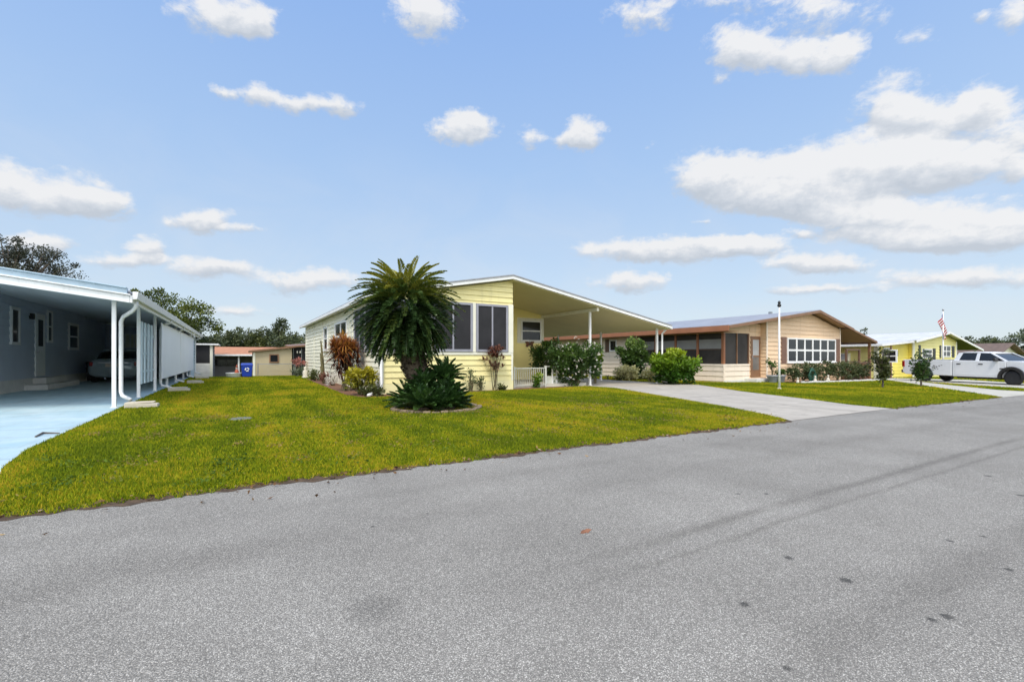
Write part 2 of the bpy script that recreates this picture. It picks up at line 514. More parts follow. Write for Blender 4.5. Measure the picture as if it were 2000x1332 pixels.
M['lawn'] = make_lawn_mat('turf', False)
M['blades'] = make_lawn_mat('grass_blades', True)
M['concrete'] = make_concrete('weathered_concrete', (0.39, 0.35, 0.295), (0.55, 0.50, 0.425), (0.13, 0.11, 0.09), 0.6, 3.1)
M['walk'] = make_concrete('pale_concrete', (0.46, 0.43, 0.36), (0.60, 0.57, 0.48), amount=0.25)
M['bluecrete'] = make_concrete('pale_blue_concrete_paint', (0.33, 0.50, 0.57), (0.54, 0.65, 0.68), (0.28, 0.33, 0.35), 0.65, 3.6)
M['whiteroof'] = make_metal_roof('white_ribbed_roof', (0.74, 0.74, 0.76), 0.6)
M['greyroof'] = make_metal_roof('grey_ribbed_roof', (0.36, 0.37, 0.41), 0.75)

# ------------------------------------------------------------------ camera, sun and sky
SUN_AZ_VEC = Vector((-0.70, -0.71, 0)).normalized()
SUN_EL = R(53)
cam = bpy.data.cameras.new('camera')
cam.sensor_width = 36
cam.lens = FOC / 2000 * 36
cam.shift_y = (HOR - 666) / 2000
cam.clip_start = 0.05
cam.clip_end = 6000
co = bpy.data.objects.new('camera', cam); COL.objects.link(co)
co.location = (0, 0, EYE)
co.rotation_euler = (R(90), 0, -YAW)
scene.camera = co

sd = bpy.data.lights.new('sun', 'SUN'); sd.energy = 1.7; sd.angle = R(16); sd.color = (1.0, 0.93, 0.81)
so = bpy.data.objects.new('sun', sd); COL.objects.link(so)
tosun = Vector((SUN_AZ_VEC.x * math.cos(SUN_EL), SUN_AZ_VEC.y * math.cos(SUN_EL), math.sin(SUN_EL)))
so.rotation_euler = tosun.to_track_quat('Z', 'Y').to_euler()
so.location = (-20, -12, 25)

def az_el(px, py):
    v = Vector((FW[0] * FOC + RT[0] * (px - MID), FW[1] * FOC + RT[1] * (px - MID), HOR - py))
    return math.atan2(v.x, v.y), math.atan2(v.z, math.hypot(v.x, v.y))

CLOUDS = [  # sightings: centre, half width, half height, density
    (440, 25, 105, 48, 1.0), (500, 55, 50, 30, .8), (835, 30, 75, 60, 1.0), (440, 181, 30, 16, .7), (500, 188, 42, 24, .8), (572, 202, 60, 22, .9), (660, 206, 55, 21, 1.0),
    (905, 255, 68, 32, 1.0), (920, 235, 42, 26, .9), (1140, 262, 48, 34, 1.0), (1120, 278, 62, 15, .8), (1035, 268, 36, 24, .5),
    (15, 350, 50, 45, 1.0), (120, 380, 130, 44, 1.2), (205, 402, 65, 30, .9), (392, 430, 62, 27, .9), (470, 450, 45, 9, .5), (290, 480, 46, 26, 1.0), (250, 506, 120, 15, .7),
    (420, 522, 100, 24, .9), (600, 548, 120, 28, .7), (460, 608, 70, 15, .6), (75, 474, 75, 24, .9),
    (1250, 28, 75, 40, .7), (1420, 8, 160, 22, .5), (1610, 30, 120, 60, .65), (1440, 92, 62, 48, 1.1), (1540, 112, 120, 36, 1.2), (1650, 115, 50, 40, .7), (1405, 148, 22, 16, .6), (1795, 82, 40, 32, .5),
    (1735, 205, 80, 62, .85), (1830, 232, 130, 50, 1.1), (1930, 200, 62, 42, 1.1), (1975, 265, 80, 50, .7),
    (1385, 345, 85, 52, 1.1), (1530, 360, 170, 58, 1.4), (1690, 328, 190, 62, 1.4), (1860, 325, 120, 42, 1.0), (1560, 395, 170, 36, 1.1), (1985, 335, 42, 32, .9),
    (1690, 430, 150, 38, 1.2), (1890, 440, 170, 50, 1.3), (1790, 470, 190, 22, .9),
    (1300, 490, 190, 28, 1.0), (1440, 482, 110, 20, .7), (1590, 514, 110, 20, .9), (1225, 550, 80, 24, .8), (1600, 562, 150, 12, .55), (1880, 542, 190, 24, .7), (1990, 20, 32, 42, .8), (1930, 22, 30, 14, .6), (1265, 290, 14, 11, .5), (1375, 433, 22, 8, .5), (1560, 457, 40, 11, .6),
]

w = bpy.data.worlds.new('World'); scene.world = w; w.use_nodes = True
nt = w.node_tree
bg = nt.nodes['Background']
sky = nt.nodes.new('ShaderNodeTexSky'); sky.sky_type = 'NISHITA'
sky.sun_disc = False
sky.sun_elevation = SUN_EL
sky.sun_rotation = math.atan2(SUN_AZ_VEC.x, SUN_AZ_VEC.y)
sky.air_density = 1.0; sky.dust_density = 0.6; sky.ozone_density = 1.6; sky.altitude = 5
D = nt.nodes.new('ShaderNodeTexCoord').outputs['Generated']
sep = nt.nodes.new('ShaderNodeSeparateXYZ'); nt.links.new(D, sep.inputs[0])
az = mth(nt, 'ARCTAN2', sep.outputs[0], sep.outputs[1])
el = mth(nt, 'ARCSINE', sep.outputs[2])
uv = nt.nodes.new('ShaderNodeCombineXYZ'); nt.links.new(az, uv.inputs[0]); nt.links.new(el, uv.inputs[1])
wn = nt.nodes.new('ShaderNodeTexNoise'); wn.inputs['Scale'].default_value = 16; wn.inputs['Detail'].default_value = 6
nt.links.new(uv.outputs[0], wn.inputs['Vector'])
sub = nt.nodes.new('ShaderNodeVectorMath'); sub.operation = 'MULTIPLY_ADD'
nt.links.new(wn.outputs['Color'], sub.inputs[0]); sub.inputs[1].default_value = (0.05, 0.035, 0); sub.inputs[2].default_value = (-0.025, -0.0175, 0)
wuv = nt.nodes.new('ShaderNodeVectorMath'); wuv.operation = 'ADD'
nt.links.new(uv.outputs[0], wuv.inputs[0]); nt.links.new(sub.outputs[0], wuv.inputs[1])
field = None; low = None
for cx, cy, rx, ry, dens in CLOUDS:
    if cy > 425: dens = min(1.3, dens * 1.3)
    a, e = az_el(cx, cy)
    a0, h0 = az_el(cx - rx, cy); a1, h1 = az_el(cx + rx, cy)
    _, e0 = az_el(cx, cy + ry); _, e1 = az_el(cx, cy - ry)
    su, sv = math.hypot(a1 - a0, h1 - h0) / 2 * 1.25, abs(e1 - e0) / 2 * 1.3
    n = nt.nodes.new('ShaderNodeMapping'); n.vector_type = 'TEXTURE'
    nt.links.new(wuv.outputs[0], n.inputs['Vector'])
    n.inputs['Location'].default_value = (a, e, 0); n.inputs['Rotation'].default_value = (0, 0, math.atan2(h1 - h0, a1 - a0)); n.inputs['Scale'].default_value = (su, sv, 1)
    ln = nt.nodes.new('ShaderNodeVectorMath'); ln.operation = 'LENGTH'; nt.links.new(n.outputs[0], ln.inputs[0])
    g = mth(nt, 'SUBTRACT', 1.0, ln.outputs['Value'], cl=True)
    g = mth(nt, 'MULTIPLY', g, dens)
    sy = nt.nodes.new('ShaderNodeSeparateXYZ'); nt.links.new(n.outputs[0], sy.inputs[0])
    field = g if field is None else mth(nt, 'ADD', field, g)
    low = mth(nt, 'MULTIPLY', g, sy.outputs[1]) if low is None else mth(nt, 'MULTIPLY_ADD', g, sy.outputs[1], low)
height = mth(nt, 'DIVIDE', low, mth(nt, 'ADD', field, 0.02))
mp = nt.nodes.new('ShaderNodeMapping'); mp.inputs['Scale'].default_value = (1, 1.7, 1)
nt.links.new(uv.outputs[0], mp.inputs['Vector'])
puff = nz(nt, mp.outputs[0], 17, 10, 0.66, 0.2)
lump = nz(nt, mp.outputs[0], 46, 6, 0.65, 0.2)
wisp = nz(nt, mp.outputs[0], 5, 5, 0.6, 0.6)
dens = mth(nt, 'ADD', mth(nt, 'MULTIPLY', mth(nt, 'MINIMUM', field, 1.0), 1.6), mth(nt, 'MULTIPLY', mth(nt, 'SUBTRACT', puff, 0.5), 2.6))
dens = mth(nt, 'ADD', dens, mth(nt, 'MULTIPLY', mth(nt, 'SUBTRACT', lump, 0.5), 0.9))
dens = mth(nt, 'MULTIPLY', dens, smooth(nt, field, 0.0, 0.12))
mask = smooth(nt, dens, 0.18, 1.15)
veil = mth(nt, 'MULTIPLY', smooth(nt, el, 0.5, 0.0), smooth(nt, wisp, 0.35, 0.75))
lit = mth(nt, 'ADD', mth(nt, 'MULTIPLY', height, 1.15), mth(nt, 'MULTIPLY', mth(nt, 'SUBTRACT', puff, 0.5), 0.9))
lit = mth(nt, 'ADD', lit, mth(nt, 'MULTIPLY', mth(nt, 'SUBTRACT', lump, 0.5), 0.6))
cloud_light = ramp(nt, mth(nt, 'ADD', lit, 0.52), [(0.0, (2.85, 3.12, 3.5)), (0.30, (3.55, 3.75, 4.05)), (0.58, (4.6, 4.62, 4.68))])
# clear air: the physical sky, whitened towards the horizon as humid air is
grad = ramp(nt, el, [(0.0, (3.45, 3.95, 4.3)), (0.16, (2.9, 3.65, 4.55)), (0.38, (2.15, 3.15, 4.75)), (0.62, (1.6, 2.65, 4.75)), (1.0, (1.2, 2.2, 4.4))])
air = mixc(nt, 0.85, sky.outputs[0], grad)
c = mixc(nt, mth(nt, 'MULTIPLY', veil, 0.38), air, (3.9, 4.1, 4.4))
c = mixc(nt, mth(nt, 'MULTIPLY', mask, 0.95), c, cloud_light)
# unseen glow added to the sky behind the camera, soft fill for dark carports
glow = Vector((-0.30, -0.86, 0.40)).normalized()
dp = nt.nodes.new('ShaderNodeVectorMath'); dp.operation = 'DOT_PRODUCT'
nt.links.new(D, dp.inputs[0]); dp.inputs[1].default_value = glow
lobe = mth(nt, 'POWER', 2.718, mth(nt, 'MULTIPLY', mth(nt, 'SUBTRACT', dp.outputs['Value'], 1.0), 3.6))
lobe = mth(nt, 'MULTIPLY', lobe, smooth(nt, sep.outputs[2], -0.02, 0.12))
add = nt.nodes.new('ShaderNodeMix'); add.data_type = 'RGBA'; add.blend_type = 'ADD'; add.inputs['Factor'].default_value = 1.0
nt.links.new(c, add.inputs['A'])
nt.links.new(mixc(nt, lobe, (0, 0, 0), (13.0, 12.3, 11.0)), add.inputs['B'])
c = add.outputs['Result']
nt.links.new(c, bg.inputs['Color'])
bg.inputs['Strength'].default_value = 0.125

scene.cycles.max_bounces = 10
scene.cycles.diffuse_bounces = 6
scene.view_settings.view_transform = 'Standard'
scene.view_settings.look = 'None'
scene.view_settings.exposure = 0.6
scene.view_settings.gamma = 1.0
# ------------------------------------------------------------------ ground, road and drives
def sheet(name, poly, dz, mat, kind='structure'):
    bm = bmesh.new()
    bm.faces.new([bm.verts.new((p[0], p[1], 0)) for p in poly])
    bmesh.ops.triangulate(bm, faces=bm.faces[:])
    for co_, no in (((14, 0, 0), (1, 0, 0)), ((60, 0, 0), (1, 0, 0)), ((0, 39, 0), (0, 1, 0)), ((0, 54, 0), (0, 1, 0))):
        bmesh.ops.bisect_plane(bm, geom=bm.verts[:] + bm.edges[:] + bm.faces[:], plane_co=co_, plane_no=no)
    for v in bm.verts: v.co.z = gz(v.co.x, v.co.y) + dz
    bmesh.ops.recalc_face_normals(bm, faces=bm.faces)
    for f in bm.faces:
        if f.normal.z < 0: f.normal_flip()
    me = bpy.data.meshes.new(name); bm.to_mesh(me); bm.free()
    o = finish(me, name, mat, None)
    if kind: o['kind'] = kind
    return o

xs, ys = [-500, -60, 14, 60, 1500], [-120, -10, 39, 54, 1800]
gm = MB()
gm.add([(x, y, gz(x, y)) for y in ys for x in xs], [(j * 5 + i, j * 5 + i + 1, j * 5 + i + 6, j * 5 + i + 5) for j in range(4) for i in range(4)])
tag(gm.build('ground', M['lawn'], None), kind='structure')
EDGE = 5.82
sheet('road', [(-80, -9), (400, -9), (400, EDGE), (-80, EDGE)], 0.004, M['asphalt'])
BLUE = [(-16, EDGE - .07), (-1.85, EDGE - .07), (-2.1, 6.6), (-2.55, 8.4), (-2.72, 9.8), (-2.76, 16.4), (-2.76, 45.2), (-16, 45.2)]
sheet('blue_driveway', BLUE, 0.012, M['bluecrete'])
def gp(*pts):
    return [tuple(G(*p)[:2]) for p in pts]
DRIVE = gp((1545, 822.5), (1500, 811.5), (1420, 795), (1300, 775), (1200, 758.5)) + [(14.6, 17.6), (13.5, 18.2), (10.6, 18.2), (10.6, 40), (20.9, 40), (20.9, 18.0)] + gp((1365, 752), (1450, 765), (1560, 778), (1660, 791))
DRIVE += [(15.5, EDGE - .07)]
DRIVE[0] = (10.5, EDGE - .07)
sheet('concrete_driveway', DRIVE, 0.012, M['concrete'])
WALK = [(24.6, EDGE - .07)] + gp((1830, 757), (1730, 742)) + [(43, 15.6), (44.0, 15.2)] + gp((1790, 745), (1850, 752), (1950, 762)) + [(30.6, EDGE - .07)]
sheet('front_walk', WALK, 0.012, M['walk'])
PAD = [(33.0, EDGE - .07), (39.0, EDGE - .07), (47.5, 13.0), (46.0, 16.8), (42.6, 16.4)]
sheet('truck_driveway', PAD, 0.013, M['walk'])
xe = np.linspace(-1.9, 10.5, 240)
sheet('soil_edge', [(x, 5.70 + .06 * math.sin(x * 2.3) * math.sin(x * 5.1) + .03 * math.sin(x * 23)) for x in xe] + [(x, 5.93) for x in xe[::-1]], 0.0075, M['soil'])
xe = np.linspace(15.4, 24.6, 50)
sheet('soil_edge', [(x, 5.75 + .05 * math.sin(x * 2.3) * math.sin(x * 5.1)) for x in xe] + [(x, 5.93) for x in xe[::-1]], 0.0075, M['soil'])
BED_LEFT = [(3.75, 16.7), (4.2, 16.55), (7.6, 16.9), (7.6, 17.7), (4.66, 17.7), (4.66, 33), (3.9, 33), (3.6, 22), (3.5, 18)]
sheet('flower_bed', BED_LEFT, 0.008, M['mulch'])
BED_FRONT = [(7.7, 17.0), (11.0, 17.25), (14.4, 17.6), (14.4, 18.4), (10.5, 18.4), (10.5, 17.68), (7.7, 17.68)]
sheet('flower_bed', BED_FRONT, 0.008, M['mulch'])
BED_SIDE = [(20.95, 17.4), (24.95, 18.2), (24.95, 45), (20.95, 45)]
BED_ROSE = [(28.6, 15.3), (38, 15.2), (42.4, 15.6), (42.4, 17.15), (28.6, 17.15)]
sheet('flower_bed', BED_ROSE, 0.008, M['mulch'])

# ------------------------------------------------------------------ grass blades
def inpoly(x, y, poly):
    r = np.zeros(len(x), bool)
    n = len(poly)
    for i in range(n):
        x0, y0 = poly[i]; x1, y1 = poly[(i + 1) % n]
        c = ((y0 > y) != (y1 > y)) & (x < (x1 - x0) * (y - y0) / ((y1 - y0) if y1 != y0 else 1e-9) + x0)
        r ^= c
    return r

HOLES = [[(10.5, 5.4), (15.5, 5.4), (15.5, 5.95), (10.5, 5.95)], [(24.6, 5.4), (30.6, 5.4), (30.6, 5.95), (24.6, 5.95)], [(33, 5.4), (39, 5.4), (39, 5.95), (33, 5.95)], BLUE, DRIVE, WALK, PAD, BED_LEFT, BED_FRONT, BED_ROSE,
         [(4.7, 17.7), (10.5, 17.7), (10.5, 40), (4.7, 40)], [(24.9, 17.5), (28.6, 17.1), (44, 17.1), (44, 45), (24.9, 45)], [(43, 17), (62, 17), (62, 40), (43, 40)]]
def gz_np(x, y):
    return -0.009 * np.clip(x - 14, 0, 46) - 0.04 * np.clip(y - 39, 0, 15)

def blades(zones):
    VS, RN, TP = [], [], []
    for x0, x1, y0, y1, dens, hh, ww in zones:
        n = int((x1 - x0) * (y1 - y0) * dens)
        x = rng.uniform(x0, x1, n); y = rng.uniform(y0, y1, n)
        edge = EDGE - 0.04 + 0.07 * np.sin(x * 3.1) * np.sin(x * 1.27 + 1) + 0.05 * np.sin(x * 9.7) * np.sin(x * 17.3) + 0.03 * np.sin(x * 41.0)
        keep = y > edge
        for p in HOLES:
            keep &= ~inpoly(x, y, p)
        x, y = x[keep], y[keep]; n = len(x)
        z = gz_np(x, y)
        a = rng.uniform(0, 2 * np.pi, n)
        lean = rng.uniform(0.1, 1.0, n)
        h = hh * rng.uniform(0.55, 1.25, n)
        wd = ww * rng.uniform(0.7, 1.3, n)
        dx, dy = np.cos(a), np.sin(a)
        b = rng.uniform(0, 2 * np.pi, n)
        ex, ey = np.cos(b) * wd, np.sin(b) * wd
        v = np.empty((n, 3, 3), np.float32)
        v[:, 0] = np.stack([x - ex, y - ey, z], 1)
        v[:, 1] = np.stack([x + ex, y + ey, z], 1)
        v[:, 2] = np.stack([x + dx * h * lean, y + dy * h * lean, z + h * np.sqrt(1 - 0.55 * lean ** 2)], 1)
        VS.append(v.reshape(-1, 3))
        RN.append(np.repeat(rng.uniform(0, 1, n), 3))
        TP.append(np.tile([0, 0, 1], n))
    v = np.concatenate(VS); n = len(v)
    me = bpy.data.meshes.new('lawn_grass')
    me.vertices.add(n); me.vertices.foreach_set('co', v.ravel())
    me.loops.add(n); me.loops.foreach_set('vertex_index', np.arange(n, dtype=np.int32))
    me.polygons.add(n // 3); me.polygons.foreach_set('loop_start', np.arange(0, n, 3, dtype=np.int32))
    me.update()
    for nm, arr in (('rnd', np.concatenate(RN)), ('tip', np.concatenate(TP))):
        at = me.attributes.new(nm, 'FLOAT', 'POINT'); at.data.foreach_set('value', arr.astype(np.float32))
    o = finish(me, 'lawn_grass', M['blades'], None)
    return tag(o, 'short yellow green grass covering the front and side lawns', 'grass', kind='stuff')

blades([(-2.8, 13.5, 5.68, 7.6, 5200, .045, .0065), (-2.9, 14.5, 7.6, 10.5, 3400, .045, .0075), (-2.9, 16, 10.5, 14, 2000, .05, .008), (-2.9, 16, 14, 18.5, 1100, .055, .011),
        (-2.8, 4.7, 18.5, 26, 600, .055, .015), (-2.8, 4.7, 26, 41, 280, .06, .022), (-4, 8, 41, 60, 60, .08, .05),
        (13, 26, 5.68, 10, 1300, .055, .009), (14, 30, 10, 18, 600, .055, .013), (26, 42, 5.76, 17, 260, .065, .02), (42, 60, 6, 17, 70, .08, .04), (20.9, 25, 16, 34, 250, .08, .02)])

# ------------------------------------------------------------------ plant making
def leaf_mesh(name, mat, parent, P, D, L, W, rnd, fold=0.25, droop=0.0):
    """every leaf a folded blade: base, two sides, tip"""
    P = np.asarray(P, np.float64); n = len(P)
    D = D / (np.linalg.norm(D, axis=1, keepdims=True) + 1e-9)
    U = rng.normal(size=(n, 3)) * 0.6 + np.array([0, 0, 1.0])
    S = np.cross(D, U); S /= np.linalg.norm(S, axis=1, keepdims=True) + 1e-9
    N = np.cross(S, D)
    L = np.broadcast_to(np.asarray(L, float), (n,))[:, None]
    W = np.broadcast_to(np.asarray(W, float), (n,))[:, None]
    mid = P + D * L * 0.45 + N * (fold * W)
    tip = P + D * L - np.array([0, 0, 1.0]) * droop * L
    v = np.stack([P, mid - N * fold * W * 2 + S * W, tip, mid - N * fold * W * 2 - S * W], 1).reshape(-1, 3).astype(np.float32)
    idx = (np.arange(n)[:, None] * 4 + np.array([0, 1, 2, 0, 2, 3])).astype(np.int32).ravel()
    me = bpy.data.meshes.new(name)
    me.vertices.add(len(v)); me.vertices.foreach_set('co', v.ravel())
    me.loops.add(len(idx)); me.loops.foreach_set('vertex_index', idx)
    me.polygons.add(len(idx) // 3); me.polygons.foreach_set('loop_start', np.arange(0, len(idx), 3, dtype=np.int32))
    me.update()
    at = me.attributes.new('rnd', 'FLOAT', 'POINT')
    at.data.foreach_set('value', np.repeat(np.clip(rnd, 0, 1), 4).astype(np.float32))
    return finish(me, name, mat, parent)

def clumps(c, rad, nclump, nleaf, csize, flat=1.0, shell=0.55, lowcut=-1.0):
    """leaf positions gathered in clumps that fill an uneven ellipsoid; returns points, directions, clump centres, clump index"""
    c, rad = np.array(c, float), np.array(rad, float)
    d = rng.normal(size=(nclump * 3, 3)); d /= np.linalg.norm(d, axis=1, keepdims=True)
    d = d[d[:, 2] > lowcut][:nclump]
    r = shell + (1 - shell) * rng.uniform(0, 1, len(d)) ** 0.6
    r *= rng.uniform(0.74, 1.18, len(d))
    C = c + d * r[:, None] * (rad - csize * 0.6)
    k = rng.integers(0, len(C), nleaf)
    o = rng.normal(size=(nleaf, 3)); o /= np.linalg.norm(o, axis=1, keepdims=True)
    o *= (rng.uniform(0, 1, nleaf) ** 0.5)[:, None] * csize * rng.uniform(0.5, 1.35, len(C))[k][:, None]
    o[:, 2] *= flat
    P = C[k] + o
    D = (P - c) / rad * 0.7 + rng.normal(size=(nleaf, 3)) * 0.6
    return P, D, C, k

def tree(name, label, cat, base, height, crown_r, leaf, mat, trunk_r=0.16, n=5000, nclump=40, csize=0.9, crown_h=None, cz=None, lean=(0, 0), group=None, shell=0.45, limbs=9, flat=0.8):
    base = Vector(base)
    ch = crown_h or height * 0.62
    c = Vector((base.x + lean[0], base.y + lean[1], base.z + (cz if cz else height - ch / 2)))
    t = thing(name, label, cat, base, 0, group)
    P, D, C, k = clumps(c, (crown_r, crown_r, ch / 2), nclump, n, csize, flat, shell)
    tone = rng.uniform(0, 1, len(C))[k] * 0.55 + rng.uniform(0, 1, n) * 0.45
    leaf_mesh('crown', mat, t, P, D, leaf * rng.uniform(.7, 1.3, n), leaf * 0.36 * rng.uniform(.7, 1.3, n), tone)
    m = MB()
    fork = base.lerp(c, 0.55)
    m.tube([base - Vector((0, 0, .05)), base.lerp(fork, .5) + Vector((trunk_r * .3, 0, 0)), fork, fork.lerp(c, .7)], [trunk_r * 1.25, trunk_r, trunk_r * .8, trunk_r * .4], 9)
    order = rng.permutation(len(C))[:limbs]
    for i in order:
        e = Vector(C[i])
        s = base.lerp(c, random.uniform(.5, .85))
        mid = s.lerp(e, .5) + Vector((random.uniform(-.2, .2), random.uniform(-.2, .2), .15)) * crown_r * .3
        m.tube([s, mid, e], [trunk_r * .45, trunk_r * .28, trunk_r * .1], 6)
    m.build('trunk', M['bark'], t, smooth=True)
    return t

def shrub(name, label, base, rad, leaf, mat, n=2500, nclump=30, csize=0.25, cat='shrub', group=None, zc=None, aspect=0.38, shell=0.5, stems=7, tone_by_height=0.4, flat=0.85, droop=0.0, lift=0.3, part='foliage', stem_mat=None, dens_low=-1.0):
    base = Vector(base)
    c = Vector((base.x, base.y, base.z + (zc if zc is not None else rad[2] * 0.95)))
    t = thing(name, label, cat, base, 0, group)
    P, D, C, k = clumps(c, rad, nclump, n, csize, flat, shell, dens_low)
    P[:, 2] = np.maximum(P[:, 2], base.z + 0.02)
    D[:, 2] += lift
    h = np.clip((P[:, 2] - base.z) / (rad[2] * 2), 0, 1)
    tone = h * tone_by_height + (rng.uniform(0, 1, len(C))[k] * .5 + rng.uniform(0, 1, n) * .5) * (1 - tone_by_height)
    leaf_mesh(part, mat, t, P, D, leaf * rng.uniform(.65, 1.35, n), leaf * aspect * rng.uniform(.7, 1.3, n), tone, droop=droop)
    m = MB()
    for i in rng.permutation(len(C))[:stems]:
        e = Vector(C[i])
        m.tube([base + Vector((random.uniform(-.08, .08), random.uniform(-.08, .08), -.03)), base.lerp(e, .5) + Vector((0, 0, .1 * rad[2])), e], [.022, .016, .006], 5)
    m.build('stem', stem_mat or M['stem'], t)
    return t

def straps(name, mat, parent, centres, n, L, W, rnd_fn, up=0.5, spread=1.0, seg=4, droop=0.5):
    """bursts of long strap leaves that arch out of each centre"""
    V, F, RN = [], [], []
    for c in centres:
        c = Vector(c)
        for i in range(n):
            a = random.uniform(0, 2 * math.pi)
            tilt = random.uniform(0.05, 1.25) * spread
            d = Vector((math.cos(a) * math.sin(tilt), math.sin(a) * math.sin(tilt), math.cos(tilt) + up - 0.5)).normalized()
            s = d.cross(Vector((0, 0, 1)))
            s = s.normalized() if s.length > .05 else Vector((1, 0, 0))
            l, w = L * random.uniform(.65, 1.2), W * random.uniform(.75, 1.2)
            b = len(V)
            rv = rnd_fn(c, d)
            for j in range(seg + 1):
                t = j / seg
                p = c + d * l * t + Vector((0, 0, -droop * l * t * t))
                ww = w * (0.45 + 1.6 * t * (1 - t) * 1.4) * (1 - t ** 4)
                V += [p - s * ww, p + s * ww]
                RN += [clamp(rv + t * .25, 0, 1)] * 2
            F += [(b + 2 * j, b + 2 * j + 1, b + 2 * j + 3, b + 2 * j + 2) for j in range(seg)]
    me = bpy.data.meshes.new(name); me.from_pydata([tuple(v) for v in V], [], F)
    at = me.attributes.new('rnd', 'FLOAT', 'POINT'); at.data.foreach_set('value', np.array(RN, np.float32))
    return finish(me, name, mat, parent)

def fronds(name, mat, parent, specs, pairs=34, leaflet=0.17, width=0.012):
    """feather fronds: specs of (base, direction, length, droop, rnd); leaflets stand in a V along a curved midrib"""
    P, D, L, W, RN = [], [], [], [], []
    V, F, RV = [], [], []
    for base, d, length, droop, rv in specs:
        base, d = Vector(base), Vector(d).normalized()
        pts = []
        p, dd = base.copy(), d.copy()
        k = 16
        for j in range(k + 1):
            pts.append((p.copy(), dd.copy()))
            p = p + dd * (length / k)
            dd = (dd + Vector((0, 0, -droop / k))).normalized()
        s0 = d.cross(Vector((0, 0, 1)))
        s0 = s0.normalized() if s0.length > .05 else Vector((1, 0, 0))
        b = len(V)
        for j, (q, e) in enumerate(pts):
            ww = 0.012 * (1 - j / k * .7)
            V += [q - s0 * ww, q + s0 * ww]; RV += [rv, rv]
        F += [(b + 2 * j, b + 2 * j + 1, b + 2 * j + 3, b + 2 * j + 2) for j in range(k)]
        for i in range(pairs):
            t = 0.10 + 0.9 * (i + random.random() * .5) / pairs
            j = min(int(t * k), k - 1)
            q = pts[j][0].lerp(pts[j + 1][0], t * k - j); e = pts[j][1]
            s = e.cross(Vector((0, 0, 1)))
            s = s.normalized() if s.length > .05 else s0
            nn = s.cross(e)
            ll = leaflet * (0.35 + 1.0 * math.sin(math.pi * min(1, t * .92 + .06)) ** .6) * (1.12 - t * .35)
            for sg in (-1, 1):
                P.append(q); D.append(s * sg * 0.75 + e * 0.75 + nn * 0.42)
                L.append(ll); W.append(width); RN.append(rv + random.uniform(-.12, .12))
    P = np.array([tuple(x) for x in P]); D = np.array([tuple(x) for x in D])
    n = len(P)
    Dn = D / np.linalg.norm(D, axis=1, keepdims=True)
    S = np.cross(Dn, rng.normal(size=(n, 3)) * .35 + np.array([0, 0, 1.])); S /= np.linalg.norm(S, axis=1, keepdims=True)
    L, W = np.array(L)[:, None], np.array(W)[:, None]
    v = np.stack([P, P + Dn * L * .5 + S * W, P + Dn * L, P + Dn * L * .5 - S * W], 1).reshape(-1, 3)
    b = len(V)
    allv = np.concatenate([np.array([tuple(x) for x in V]), v])
    me = bpy.data.meshes.new(name)
    me.from_pydata(allv.tolist(), [], F + [(b + 4 * i, b + 4 * i + 1, b + 4 * i + 2, b + 4 * i + 3) for i in range(n)])
    at = me.attributes.new('rnd', 'FLOAT', 'POINT')
    at.data.foreach_set('value', np.clip(np.concatenate([np.array(RV), np.repeat(np.array(RN), 4)]), 0, 1).astype(np.float32))
    return finish(me, name, mat, parent)

